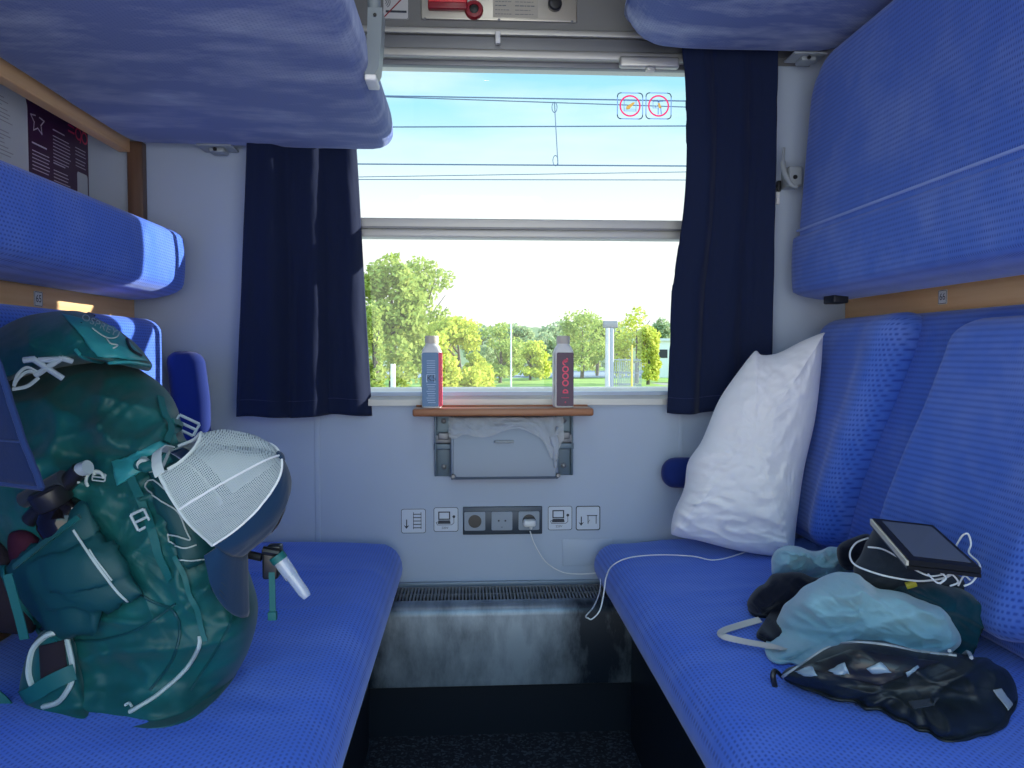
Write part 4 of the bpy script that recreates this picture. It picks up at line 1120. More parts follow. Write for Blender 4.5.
# dark bottle lying in the side pocket
bt = thing('water_bottle', 'glossy black bottle tucked in the backpack side pocket', 'bottle', (-.45, 1.1, .75))
a0, a1 = WY(100, 575, 1.13), WY(56, 505, 1.105); ax = (a1-a0).normalized(); L = (a1-a0).length
MB().lathe(a0, [(.02, 0), (.034, .006), (.036, .02), (.036, L*.86), (.031, L*.94), (.024, L)], 28, ax).build('bottle_body', GLOSSB, bt)
MB().lathe(a1, [(.024, 0), (.026, .003), (.026, .024), (.022, .028)], 24, ax).build('bottle_cap', BLACK, bt)
bt2 = thing('folding_tripod', 'black folded gear with a grey tip behind the black bottle in the backpack pocket', 'tripod', (-.48, 1.12, .8))
b0, b1 = WY(30, 520, 1.125), WY(80, 470, 1.10)
MB().tube([b0, b0.lerp(b1, .5), b1], .012, 14).build('leg_tube', BLACK, bt2)
MB().tube([b1, WY(88, 467, 1.095)], .010, 14).build('grey_tip', BUCK, bt2)
c0_, c1_ = WY(24, 500, 1.12), WY(64, 478, 1.10); MB().tube([c0_, c1_], .012, 12).build('leg_tube', GREYC, bt2)
inflate('maroon_pouch', [(8, 536), (26, 530), (42, 540), (46, 560), (30, 572), (12, 566)], 1.135, .025, .02, mat('maroon_cloth', (.05, .012, .025), .8), BP, rings=10, label='small maroon pouch')

# ================================================================== CAP
def cap():
    t = thing('baseball_cap', 'trucker cap with white mesh back and navy front hanging off the backpack', 'cap', tuple(WY(225, 520, 1.06)))
    Y0 = 1.055; sc = Y0/F
    C = WY(203, 505, Y0)
    ex = Vector((.54, 0, -.84)).normalized()      # rim: from back strap down to the brim
    ez = Vector((.84, .02, .54)).normalized()   # crown direction
    ex = (ex-ez*ex.dot(ez)).normalized(); ey = ez.cross(ex).normalized()
    if ey.y < 0: ey = -ey
    ex, ey = (ex*math.cos(R(20))+ey*math.sin(R(20))), (ey*math.cos(R(20))-ex*math.sin(R(20)))   # across the cap
    a_, b_, h_ = .092, .070, .122
    def P(th, ph, off=0):   # ph 0 rim .. pi/2 top
        c, s = math.cos(ph), math.sin(ph)
        rx = a_*c**.92; ry = b_*c**.9; hh = h_*s
        wob = 1+.05*fbm((math.cos(th)*2, math.sin(th)*2, ph*2))
        dent = .014*math.exp(-((th-math.pi*1.1)/.5)**2)*math.sin(2*ph)
        p = C+ex*(rx*math.cos(th)*wob)+ey*(ry*math.sin(th)*wob)+ez*(hh-dent)
        if off: p = p+(p-(C+ez*h_*.3)).normalized()*off
        return p
    def grid(t0, t1, p0, p1, n, k, name, m, off=0, hole=None, par=t, label=None):
        vs, uv, fs = [], [], []
        for i in range(n+1):
            for j in range(k+1):
                th = t0+(t1-t0)*i/n; ph = p0+(p1-p0)*j/k; vs.append(P(th, ph, off)); uv.append(((vs[-1]-C).dot(ex), (vs[-1]-C).dot(ez)))
        for i in range(n):
            for j in range(k):
                th = t0+(t1-t0)*(i+.5)/n; ph = p0+(p1-p0)*(j+.5)/k
                if hole and hole(th, ph): continue
                q = i*(k+1)+j; fs.append((q, q+k+1, q+k+2, q+1))
        o = obj(name, vs, fs, m, par, True, uv, label); sd = o.modifiers.new('thick', 'SOLIDIFY'); sd.thickness = .0012; return o
    F0 = R(70)
    hole = lambda th, ph: (((th-math.pi)/.55)**2+((ph-.12)/.42)**2) < 1
    grid(-F0, F0, 0, math.pi/2*.995, 40, 26, 'front_panels', CAPN, label='navy front panels')
    grid(F0, 2*math.pi-F0, 0, math.pi/2*.995, 110, 60, 'mesh_panels', NET, hole=hole, label='white mesh back panels')
    # inner sweatband
    grid(-math.pi, math.pi, -.0, .14, 80, 3, 'sweatband', CAPN, -.003, hole=lambda th, ph: abs(abs(th)-math.pi) < .55)
    for th in (F0, -F0, math.pi*.62, -math.pi*.62):
        MB().tube([P(th, math.pi/2*k/20*.99, .0012) for k in range(21)], .0016, 6).build('seam', WHITE if abs(th) > 1.2 else NETB, t)
    MB().tube([P(F0+(2*math.pi-2*F0)*k/60, .0, .001) for k in range(61) if abs(F0+(2*math.pi-2*F0)*k/60-math.pi) > .52 ][:28], .0022, 6).build('rim_binding', NETB, t)
    MB().tube([P(F0+(2*math.pi-2*F0)*k/60, .0, .001) for k in range(61) if abs(F0+(2*math.pi-2*F0)*k/60-math.pi) > .52 ][-22:], .0022, 6).build('rim_binding', NETB, t)
    MB().tube([C+(P(math.pi+.56*math.cos(q), .12+.43*math.sin(q), .001)-C) for q in [math.pi*k/20 for k in range(21)]], .0022, 6).build('opening_binding', NETB, t)
    # snap strap closing the opening
    mb = MB(); Pp = [P(math.pi-.6+1.2*k/14, 0.02, .002) for k in range(15)]; ribbon_pts(mb, Pp, [(p-C).normalized() for p in Pp], .014, .0015); mb.build('snap_strap', NETB, t)
    MB().lathe(P(0, math.pi/2*.995)-ez*.001, [(.008, 0), (.008, .003), (.004, .005)], 16, ez).build('button', CAPN, t)
    # brim
    vs, fs = [], []; n, k = 30, 12
    for i in range(n+1):
        th = R(-66)+R(132)*i/n; base = P(th, .02); e = math.cos((th)/R(66)*math.pi/2)**.45 if abs(th) < R(66) else 0
        for j in range(k+1):
            v = j/k; out = (ex*.80+ez*-.55).normalized()*(.100*e*v)
            vs.append(base+out+ez*(-.006*math.sin(v*math.pi/2)*abs(math.sin(th)))-ez*.018*(math.sin(th)**2)*v)
    for i in range(n):
        for j in range(k): q = i*(k+1)+j; fs.append((q, q+k+1, q+k+2, q+1))
    o = obj('brim', vs, fs, CAPN, t, True, label='navy brim'); sd = o.modifiers.new('thick', 'SOLIDIFY'); sd.thickness = .003; sd.offset = 0
    for q in (.45, .6, .75, .9):
        j = int(q*k); MB().tube([vs[i*(k+1)+j]-ey*0+Vector((0, -.0018, 0)) for i in range(3, n-2)], .0006, 5).build('brim_stitch', BLACK, o)
    # emblem on the front panels
    c = P(0, .5, .002); nn = (c-C).normalized(); u = ez; r = u.cross(nn).normalized()
    vs = [P(R(-12)+R(24)*i/6, .38+.34*j/6, .0016) for i in range(7) for j in range(7)]
    obj('emblem', vs, [(i*7+j, i*7+7+j, i*7+8+j, i*7+j+1) for i in range(6) for j in range(6)], CREAM, t, True, label='small cream patch with a red mark')
    vs = [P(R(-7)+R(14)*i/6, .45+.18*j/6, .0028) for i in range(7) for j in range(7)]
    obj('emblem_mark', vs, [(i*7+j, i*7+7+j, i*7+8+j, i*7+j+1) for i in range(6) for j in range(6)], RED, bpy.data.objects['emblem'], True)
NETB = mat('cap_binding', (.5, .56, .56), .8)
cap()

# ================================================================== CLIP WITH CLEAR TUBES
t = thing('bite_valve_clip', 'black clip holding two clear plastic tubes at the right side of the backpack', 'clip', tuple(WY(272, 570, 1.08)))
c = WY(271, 565, 1.10)
mb = MB(); mb.box(c.x-.010, c.x+.012, c.y-.012, c.y+.012, c.z-.018, c.z+.022, .004); mb.box(c.x-.004, c.x+.016, c.y-.010, c.y+.008, c.z+.014, c.z+.030, .003)
mb.tube([c+Vector((-.008, -.01, .024)), c+Vector((.016, -.012, .020))], .006, 10); mb.build('clip_body', BLACK, t)
mb = MB(); mb.tube([c+Vector((-.012, -.004, .012)), c+Vector((-.05, 0, .02))], .006, 8); mb.build('clip_arm', BLACK, t)
p0, p1, p2, p3 = WY(277, 556, 1.085), WY(292, 577, 1.085), WY(291, 575, 1.08), WY(307, 597, 1.08)
mb = MB(); mb.tube([p0, p0.lerp(p1, .5), p1], [.0105, .0105, .010], 16); mb.build('upper_tube', TUBEP, t)
mb = MB(); mb.tube([p2, p2.lerp(p3, .8), p3], [.0085, .008, .006], 16); mb.build('lower_tube', TUBEP, t)
mb = MB(); mb.tube([p0.lerp(p1, -.05), p0.lerp(p1, .22)], .0115, 16); mb.build('teal_collar', STRAP, t)
mb = MB(); P = [WY(272, 572, 1.09), WY(272.5, 592, 1.09), WY(273, 618, 1.09)]; ribbon_pts(mb, P, [Vector((0, -1, 0))]*3, .0085, .002); mb.box(P[2].x-.006, P[2].x+.006, 1.084, 1.092, P[2].z-.002, P[2].z+.010, .001); mb.build('webbing_tail', STRAP, t)

# ================================================================== NAVY CLOTH AT LEFT EDGE
def flap():
    t = thing('hanging_jacket', 'navy cloth garment hanging into view at the left edge in front of the backpack', 'jacket', (-.6, .85, 1.25))
    BRc, ED = WY(47, 484, .84), WY(0, 366, .84); xtop = BRc.x+(ED.x-BRc.x)*(1.26-BRc.z)/(ED.z-BRc.z)
    vs, fs = [], []; n, k = 40, 50
    for j in range(k+1):
        v = j/k; z = 1.26+(BRc.z-1.26)*v
        xr = xtop+(BRc.x-xtop)*v+.009; xl = -.70-.04*v
        for i in range(n+1):
            u = i/n; x = xl+(xr-xl)*u
            y = .86+.016*math.sin(u*9+v*2)*v+.01*math.sin(u*4+1)-.02*u+.006*fbm((u*5, v*5, 1))
            vs.append(Vector((x, y, z+.01*(1-u)*v)))
    for j in range(k):
        for i in range(n): q = j*(n+1)+i; fs.append((q, q+1, q+n+2, q+n+1))
    o = obj('cloth', vs, fs, JN, t); sd = o.modifiers.new('thick', 'SOLIDIFY'); sd.thickness = .004; sd.offset = 0
    MB().tube([p+Vector((.0, -.003, 0)) for p in vs[(n+1)*44:(n+1)*45]], .0013, 6).build('hem_stitch', JN2, t)
    MB().tube([vs[j*(n+1)+n]+Vector((0, -.001, 0)) for j in range(k+1)], .0035, 8).build('edge_binding', JN2, t)
    MB().tube([vs[k*(n+1)+i] for i in range(n+1)], .003, 8).build('bottom_edge', JN2, t)
    MB().tube(catmull([(-.742, .86, 1.30), (-.69, .86, 1.29), (-.665, .86, 1.265), (-.675, .86, 1.245)], 5), .004, 8).build('hanging_loop', BLACK, t)
JN = mat('jacket_navy', (.007, .017, .062), .9, sheen=.08, bump=(300, .4, .001)); JN2 = mat('jacket_trim', (.013, .03, .105), .85, sheen=.1)
flap()

# ================================================================== CLOTHES ON THE RIGHT BENCH
SEATZ = .495
def cw(sd, a=.010, fx=8, fz=16, rot=.5):
    def f(P, x, y):
        u = P.x*math.cos(rot)+P.z*math.sin(rot); v = -P.x*math.sin(rot)+P.z*math.cos(rot)
        return a*.8*crease(P.x, P.z, sd, fz*.8, rot, fz/fx*1.2)+a*.3*crease(P.x, P.z, sd+2, fz*1.4, rot-.9, 2)+a*.15*fbm((P.x*30, P.z*30, sd+3))
    return f
flc = thing('fleece_sweater', 'crumpled light blue fleece sweater heaped on the right bench', 'sweater', tuple(W(870, 640, 'z', .48)))
fl = inflate('fleece_body', [(768, 646), (774, 628), (782, 606), (796, 590), (816, 580), (838, 570), (858, 574), (876, 588), (898, 594), (924, 600), (946, 612), (960, 632), (958, 646), (940, 660), (900, 664), (850, 668), (800, 664), (780, 660)], lambda x, y: 1.38-(x-770)*.0009, .09, .09, FLEECE, flc, rings=40, ns=8, p=2.6, rough=5, wr=lambda P, x, y: cw(1, .034, 4, 10, .3)(P, x, y)+cw(2, .020, 6, 19, .45)(P, x, y), zmin=SEATZ)
inflate('fleece_sleeve', [(771, 562), (776, 552), (790, 546), (808, 549), (822, 550), (840, 548), (852, 550), (858, 572), (846, 584), (826, 580), (806, 577), (786, 577), (774, 574)], 1.60, .05, .06, FLEECE, flc, rings=30, ns=8, p=2.4, rough=5, wr=lambda P, x, y: cw(5, .026, 9, 15, -.6)(P, x, y)+cw(6, .018, 10, 26, .5)(P, x, y), zmin=SEATZ)
inflate('fleece_cuff', [(846, 612), (880, 600), (906, 606), (938, 620), (954, 640), (946, 652), (918, 648), (880, 636), (852, 628)], 1.285, .03, .05, FLEECE, flc, rings=18, ns=8, p=2.4, wr=cw(8, .007, 8, 20, .3), zmin=SEATZ)
bk = thing('black_garment', 'black crumpled garment spilling out left of the light blue fleece', 'clothing', tuple(W(770, 600, 'z', .48)))
inflate('garment_body', [(748, 600), (756, 590), (768, 580), (776, 572), (796, 574), (822, 578), (812, 596), (796, 612), (786, 636), (772, 640), (756, 636), (758, 626), (768, 618), (758, 614), (750, 608)], 1.47, .05, .07, BLKC, bk, rings=30, rough=5, ns=8, p=2.4, wr=cw(11, .018, 14, 20, .2), zmin=SEATZ)
# cream strap loop
t = thing('cream_strap', 'cream webbing strap looping out on the blue seat beside the fleece', 'strap', tuple(W(725, 635, 'z', .49)))
mb = MB(); P = catmull([W(760, 620, 'z', .50), W(742, 625, 'z', .497), W(724, 631, 'z', .499), W(722, 636, 'z', .500), W(740, 641, 'z', .497), W(772, 647, 'z', .503), W(784, 650, 'z', .51)], 8)
ribbon_pts(mb, P, [Vector((0, -.5, .86)).normalized()]*len(P), .013, .002); mb.build('webbing', TANS, t)
# grey bag under the tablet
gb = thing('charcoal_pouch', 'dark charcoal pouch propped under the tablet', 'pouch', tuple(W(880, 600, 'z', .48)))
inflate('pouch_body', [(852, 574), (860, 552), (870, 534), (884, 528), (910, 548), (940, 566), (972, 580), (985, 592), (960, 606), (920, 602), (888, 596), (866, 588)], lambda x, y: 1.36-(x-850)*.0007, .055, .07, GREYC, gb, rings=34, rough=5, ns=8, p=2.6, wr=cw(21, .018, 10, 16, .9), zmin=SEATZ)
inflate('pouch_flap', [(838, 546), (852, 538), (868, 534), (872, 545), (860, 566), (846, 570), (838, 560)], 1.50, .04, .05, BLKC, gb, rings=16, ns=6, wr=cw(23, .010, 14, 22, .4), zmin=SEATZ)
mb = MB(); mb.tube([WY(906, 586, 1.235), WY(916, 583, 1.23)], .006, 8); mb.build('yellow_tag', mat('yellow_tag_mat', (.35, .32, .02), .6), gb)
# teal garment
tg = thing('teal_garment', 'dark teal folded garment right of the light blue fleece', 'clothing', tuple(W(970, 620, 'z', .48)))
inflate('garment_body', [(892, 594), (904, 584), (922, 581), (944, 584), (962, 588), (984, 594), (1004, 606), (1014, 630), (1006, 650), (980, 664), (950, 660), (930, 640), (910, 612)], lambda x, y: 1.30-(x-890)*.0006, .06, .08, TEALC, tg, rings=36, rough=5, ns=8, p=2.5, wr=cw(31, .022, 9, 18, -.4), zmin=SEATZ, xmax=lambda P: prof(P.z)-.0)
mb = MB(); cord(mb, [bpy.data.objects['garment_body.001']], [(978, 590), (988, 594), (996, 598)], .004, .004); mb.build('grey_toggle', BUCK, tg)
# black mesh pouch in front
bp_ = thing('zipped_pouch', 'long black mesh pouch lying open at the front of the right bench', 'pouch', tuple(W(900, 690, 'z', .48)))
po_ = inflate('pouch_body', [(781, 676), (800, 664), (824, 648), (850, 641), (880, 642), (920, 650), (960, 654), (990, 660), (1008, 672), (1017, 692), (1012, 712), (1000, 728), (966, 740), (946, 740), (920, 728), (886, 712), (846, 700), (806, 688)], lambda x, y: 1.145-(x-780)*.0003, .075, .09, POUCH, bp_, rings=46, rough=4, ns=8, p=2.6, wr=cw(41, .020, 6, 15, .35), zmin=.495)
mb = MB(); cord(mb, [po_], [(782, 677), (800, 666), (826, 649), (852, 643), (884, 645), (920, 652), (956, 656)], .0022, .0006); mb.build('zip_edge', LATCH, bp_)
patch('dark_opening', [po_], [(800, 668), (850, 650), (940, 662), (880, 686)], BLACK, bp_, off=.001, bulge=.0, th=.001, label='dark slit of the open zip')
FLM = mat('wrapper_foil', (.22, .30, .36), .25, spec=.8)
for q in ([(796, 672), (812, 667), (818, 676), (806, 676)], [(828, 672), (846, 662), (850, 674), (840, 676)], [(866, 668), (880, 662), (892, 672), (872, 673)], [(904, 672), (916, 666), (918, 668), (906, 676)]):
    patch('foil_glint', [po_], q, FLM, bp_, off=.003, bulge=.002, nu=5, nv=5, th=.001)
patch('grey_print_patch', [po_], [(992, 690), (1000, 688), (1013, 706), (1008, 712)], LATCH, bp_, off=.002, bulge=.0, nu=8, nv=8, th=.001)
patch('grey_panel', [po_], [(908, 702), (938, 698), (934, 706), (914, 710)], GREYC, bp_, off=.001, bulge=.0, nu=8, nv=8, th=.001)
z0 = WY(776, 672, 1.16); mb = MB(); mb.tube(catmull([WY(782, 677, 1.16), WY(776, 671, 1.155), WY(773, 676, 1.15), WY(776, 690, 1.15)], 5), [.003]*6+[.0045]*10, 8); mb.build('zip_pull', BLACK, bp_)
mb = MB(); mb.tube(catmull([hit([po_], x, y, .006)[0] for x, y in ((950, 655), (958, 652), (966, 656), (972, 662))], 4), .0028, 6); mb.build('cord_knot', LATCH, bp_)

# ================================================================== TABLET AND CABLES
def tablet():
    TL, TR, BR_, BL = WY(872.5, 518, 1.285), WY(933, 525, 1.225), WY(981, 568, 1.095), WY(909, 560, 1.145)
    c = (TL+TR+BR_+BL)/4; t = thing('tablet', 'small black tablet with a grey screen resting face up on the clothes', 'tablet', tuple(c))
    ex = ((TR-TL)+(BR_-BL)).normalized(); w = ((TR-TL).length+(BR_-BL).length)/2
    ey = ((BL-TL)+(BR_-TR)); h = ey.length/2; n = ex.cross(ey.normalized()).normalized()
    if n.z < 0: n = -n
    # keep the true corners (a rigid plate within a few millimetres)
    def Q(u, v): return TL*(1-u)*(1-v)+TR*u*(1-v)+BR_*u*v+BL*(1-u)*v
    def plate(name, u0, u1, v0, v1, lo, hi, m, par, label=None):
        vs = [Q(u, v)+n*k for k in (lo, hi) for u, v in ((u0, v0), (u1, v0), (u1, v1), (u0, v1))]
        return autos(obj(name, vs, [(0, 1, 2, 3), (7, 6, 5, 4), (0, 4, 5, 1), (1, 5, 6, 2), (2, 6, 7, 3), (3, 7, 4, 0)], m, par, False, label=label), 50)
    plate('body', 0, 1, 0, 1, -.009, 0, BLACK, t)
    plate('screen', .13, .94, .06, .90, 0, .0006, SCREEN, t)
    plate('cover', -.04, 1.0, -.01, 1.01, -.016, -.010, BLACK, t)
    plate('page_edge', -.045, -.005, 0, 1, -.012, -.002, CREAM, t, 'cream edge along the left side')
    return t, Q, n
tb, TQ, tn = tablet()
cb = thing('charging_cable', 'white cable coiled around the pouch and tablet on the right bench', 'cable', tuple(WY(870, 560, 1.3)))
g = [gb_ for gb_ in (bpy.data.objects['pouch_body'],)]
pts = [WY(868, 538, 1.33), WY(856, 543, 1.31), WY(850, 553, 1.29), WY(853, 563, 1.27), WY(866, 570, 1.25), WY(890, 577, 1.225), WY(920, 581, 1.20), WY(944, 578, 1.18), WY(952, 574, 1.17)]
MB().tube(catmull(pts, 8), .0016, 8).build('long_loop', CABLE, cb)
pts = [WY(868, 547, 1.29), WY(882, 549, 1.27), WY(896, 556, 1.25), WY(902, 560, 1.22), WY(914, 569, 1.17), WY(930, 576, 1.15), WY(944, 574, 1.15)]
MB().tube(catmull(pts, 8), .0015, 8).build('short_loop', CABLE, cb)
pts = [WY(956, 546, 1.20), WY(962, 536, 1.19), WY(968, 534, 1.185), WY(971, 544, 1.18), WY(969, 553, 1.17), WY(978, 562, 1.15), WY(980, 570, 1.13), WY(972, 582, 1.12), WY(964, 586, 1.12)]
MB().tube(catmull(pts, 8), .0015, 8).build('upright_loop', CABLE, cb)
for k, q in enumerate(([(928, 574), (938, 583), (946, 578), (940, 572)], [(940, 584), (950, 574), (958, 582), (950, 586)], [(958, 586), (964, 576), (970, 580)])):
    MB().tube(catmull([WY(x, y, 1.13+.01*k) for x, y in q], 7), .0014, 7).build('tangle', CABLE, cb)
# cable from the wall plug across the bench
cc = thing('power_cable', 'thin white cable drooping from the wall socket over the right bench edge', 'cable', (cx[2]+.004, D-.035, .5))
A = Vector((cx[2]+.004, D-.033, z-.022)) if False else None
zz = WY(530, 533, 2.1)
pts = [WY(530, 531, 2.108), WY(535, 545, 2.10), WY(546, 562, 2.10), WY(562, 572, 2.10), WY(580, 574, 2.09), WY(596, 573, 2.06)]
MB().tube(catmull(pts, 8), .0016, 8).build('socket_run', CABLE, cc)
pts = [WY(596, 573, 2.06), WY(603, 572, 2.0), Vector((.372, 1.86, .478)), W(625, 562, 'z', .492), W(650, 556, 'z', .494), W(690, 556, 'z', .496), W(712, 560, 'z', .497), W(730, 557, 'z', .497), W(745, 552, 'z', .497)]
pts = [WY(588, 618, 1.70), WY(592, 619, 1.70), WY(600, 610, 1.71), WY(604, 592, 1.73), WY(606, 578, 1.75), W(612, 566, 'z', .482), W(628, 558, 'z', .492), W(655, 555, 'z', .494), W(690, 556, 'z', .496), W(712, 560, 'z', .497), W(730, 557, 'z', .497), W(745, 552, 'z', .497)]
MB().tube(catmull(pts, 8), .0016, 8).build('bench_run', CABLE, cc)
pts = [WY(588, 618, 1.70), WY(586, 616, 1.72), WY(594, 606, 1.78), WY(600, 590, 1.9), WY(600, 576, 2.0), WY(596, 573, 2.06)]
MB().tube(catmull(pts, 8), .0016, 8).build('hanging_loop', CABLE, cc)
WORLD, SUN, FILL_LAMP, EXPO, BACK_FILL = 1.1, 10.5, 2.0, 0.14, 2.5
# ================================================================== OUTSIDE
G = -1.35
def leafmat(name, c1, c2):
    m = mat(name, c1, .7, var=(1.3, .2, c2)); b = m.node_tree.nodes['Principled BSDF']
    b.inputs['Specular IOR Level'].default_value = .15
    nt = m.node_tree; tl = nt.nodes.new('ShaderNodeBsdfTranslucent'); tl.inputs[0].default_value = (*c2, 1); mx = nt.nodes.new('ShaderNodeMixShader'); mx.inputs[0].default_value = .35
    nt.links.new(b.outputs[0], mx.inputs[1]); nt.links.new(tl.outputs[0], mx.inputs[2]); nt.links.new(mx.outputs[0], nt.nodes['Material Output'].inputs[0]); return m
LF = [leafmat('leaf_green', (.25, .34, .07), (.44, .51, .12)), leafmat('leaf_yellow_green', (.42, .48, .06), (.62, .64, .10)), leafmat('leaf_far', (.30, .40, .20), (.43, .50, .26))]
BARK = mat('bark', (.12, .10, .08), .9)
def tree(px, base, top, Y, wpx, kind, label, seed, n=2600, leaf=.3, cat='tree'):
    rnd = random.Random(seed); b = WY(px, base, Y); tp = WY(px, top, Y); w = wpx/F*Y/2
    zb = G; H = tp.z-zb
    t = thing('tree', label, cat, (b.x, Y, G), 'trees beyond the railway')
    mb = MB(); mb.tube([(b.x, Y, zb), (b.x+.1, Y, zb+H*.35), (b.x, Y, zb+H*.7)], [.02*H+.05, .016*H+.04, .03], 8)
    for k in range(5):
        a = rnd.uniform(0, 6.28); mb.tube([(b.x, Y, zb+H*(.25+.08*k)), (b.x+w*.6*math.cos(a), Y+w*.6*math.sin(a), zb+H*(.45+.09*k))], [.06, .02], 5)
    mb.build('trunk', BARK, t)
    cl = []
    for k in range(26):
        h = rnd.uniform(.16, .86); rad = w*(math.sin(math.pi*min(1, .2+h*.8))**.7)*.62
        a = rnd.uniform(0, 6.28); cl.append((Vector((b.x+rad*math.cos(a), Y+rad*math.sin(a), zb+H*h)), w*rnd.uniform(.28, .48), H*rnd.uniform(.09, .14)))
    cl.append((Vector((b.x, Y, zb+H*.87)), w*.4, H*.12))
    vs, fs = [], []
    for i in range(n):
        c, rw, rh = rnd.choice(cl)
        d = Vector((rnd.gauss(0, 1), rnd.gauss(0, 1), rnd.gauss(0, 1))).normalized()*(rnd.uniform(.55, 1.05))
        p = c+Vector((d.x*rw, d.y*rw, d.z*rh))
        if p.z < G+.1: p.z = G+.1+rnd.random()*.4
        a = Vector((rnd.gauss(0, 1), rnd.gauss(0, 1), rnd.gauss(0, 1))).normalized(); bb = a.orthogonal().normalized(); s = leaf*rnd.uniform(.6, 1.3)
        k = len(vs); vs += [p-a*s*.5, p+bb*s*.35, p+a*s*.5, p-bb*s*.35]; fs.append((k, k+1, k+2, k+3))
    obj('foliage', vs, fs, LF[kind], t, False)
tree(392, 390, 252, 42, 78, 0, 'tall round green tree at the left edge of the window', 1, 7000, .30)
tree(424, 390, 256, 48, 82, 0, 'tall round green tree just right of the tallest one, behind the left bottle', 2, 6000, .30)
tree(458, 390, 316, 38, 76, 1, 'bright yellow-green bushy tree right of the left bottle', 3, 5200, .26)
tree(440, 390, 330, 36, 40, 1, 'bright yellow-green bush directly behind the left bottle', 4, 3000, .24)
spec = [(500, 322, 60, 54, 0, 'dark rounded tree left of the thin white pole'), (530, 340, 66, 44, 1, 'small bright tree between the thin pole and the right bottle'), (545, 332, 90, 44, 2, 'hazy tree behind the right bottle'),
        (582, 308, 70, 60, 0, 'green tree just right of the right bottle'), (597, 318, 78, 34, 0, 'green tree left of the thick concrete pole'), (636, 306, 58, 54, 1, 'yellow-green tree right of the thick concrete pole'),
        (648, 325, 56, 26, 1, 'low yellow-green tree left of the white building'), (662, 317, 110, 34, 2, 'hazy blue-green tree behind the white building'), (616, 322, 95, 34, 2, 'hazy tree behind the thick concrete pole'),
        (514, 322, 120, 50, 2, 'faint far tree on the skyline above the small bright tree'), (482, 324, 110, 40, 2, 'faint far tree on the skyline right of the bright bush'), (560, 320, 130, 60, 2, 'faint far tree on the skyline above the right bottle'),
        (374, 300, 33, 24, 0, 'green tree partly hidden by the left curtain'), (690, 318, 100, 40, 2, 'hazy tree hidden mostly by the right curtain'), (475, 352, 52, 26, 1, 'low bright shrub at the right foot of the bushy tree')]
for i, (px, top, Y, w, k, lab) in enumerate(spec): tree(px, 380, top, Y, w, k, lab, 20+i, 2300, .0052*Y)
GR = mat('grass_field', (.28, .42, .08), .9, var=(.3, .25), bump=(3, .5, .1))
tag(obj('ground', [(-160, 3, G), (160, 3, G), (160, 260, G), (-160, 260, G)], [(0, 1, 2, 3)], mat('gravel_ground', (.34, .33, .30), .95, var=(.35, .25)), None, False), kind='structure')
def strip(name, y0, y1, m, x0=-60, x1=60, z=.02): tag(obj(name, [(x0, y0, G+z), (x1, y0, G+z), (x1, y1, G+z), (x0, y1, G+z)], [(0, 1, 2, 3)], m, None, False), kind='structure')
strip('grass_strip', 52, 72, GR, -8, 14, .03)
strip('grass_strip', 60, 85, GR, 14, 45, .03)
strip('road', 72.5, 100, mat('asphalt_road', (.28, .33, .40), .7), -60, 60, .04)
strip('grass_strip', 101, 130, GR, -60, 60, .05)
# far wooded hill
vs, fs = [], []
NX, NY = 90, 10
for j in range(NY+1):
    for i in range(NX+1):
        x = -120+240*i/NX; y = 150+j*9; hgt = (9.2+2.5*fbm((x*.02, 1, 5)))*math.sin(math.pi*min(1, (j+.001)/NY*.9))+1.2*fbm((x*.15, y*.2, 3))
        vs.append((x, y, G-.5+max(0, hgt)))
for j in range(NY):
    for i in range(NX): k = j*(NX+1)+i; fs.append((k, k+1, k+NX+2, k+NX+1))
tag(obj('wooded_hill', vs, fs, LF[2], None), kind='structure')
# poles
def pole(px, top, Y, r, label, m, cat='pole', base=None, name='concrete_pole'):
    a = WY(px, top, Y); t = thing(name, label, cat, (a.x, Y, G))
    MB().tube([(a.x, Y, G), (a.x, Y, a.z)], [r, r*.8], 10).build('shaft', m, t); MB().box(a.x-r*1.6, a.x+r*1.6, Y-r*1.6, Y+r*1.6, G, G+.25, .03).build('footing', m, t)
    return t, a
CONC = mat('concrete', (.5, .5, .5), .8, var=(3, .1)); WPOLE = mat('white_painted_pole', (.75, .76, .76), .5); YEL = mat('yellow_paint', (.7, .55, .05), .5)
pole(393, 364, 22, .085, 'short white post at the left edge of the window', WPOLE, name='marker_post')
pole(511, 322, 45, .055, 'thin tall white pole at the middle of the window', WPOLE, name='lamp_post')
t, a = pole(607.5, 328, 30, .10, 'thick pale concrete mast, left one of two right of the right bottle', CONC)
t, a = pole(611.5, 328, 31, .12, 'thick grey mast, right one of two right of the right bottle', mat('grey_mast', (.3, .33, .38), .6), name='steel_mast')
MB().box(a.x-.35, a.x+.25, 30.9, 31.1, a.z, a.z+.28, .03).build('mast_head', ALUD, t)
pole(632, 345, 26, .035, 'thin yellow post at the wire cage on the right', YEL, name='yellow_post')
# wire cage
t = thing('wire_cage', 'small grey wire cage on the gravel at the right of the window', 'fence', (5.2, 27.5, G))
mb = MB(); A = WY(619, 370, 27); Bp = WY(641, 370, 27)
for z in (WY(620, 360, 27).z, WY(620, 373, 27).z, WY(620, 385, 27).z): mb.box(A.x, Bp.x, 26.98, 27.02, z-.02, z+.02); mb.box(A.x, Bp.x, 28, 28.04, z-.02, z+.02)
mb.build('rail', LATCH, t)
mb = MB()
for i in range(12):
    x = A.x+(Bp.x-A.x)*i/11; mb.box(x-.012, x+.012, 26.98, 27.02, G, WY(620, 358+(i % 3)*2, 27).z); mb.box(x-.012, x+.012, 28, 28.04, G, WY(620, 362, 27).z)
mb.build('bars', LATCH, t)
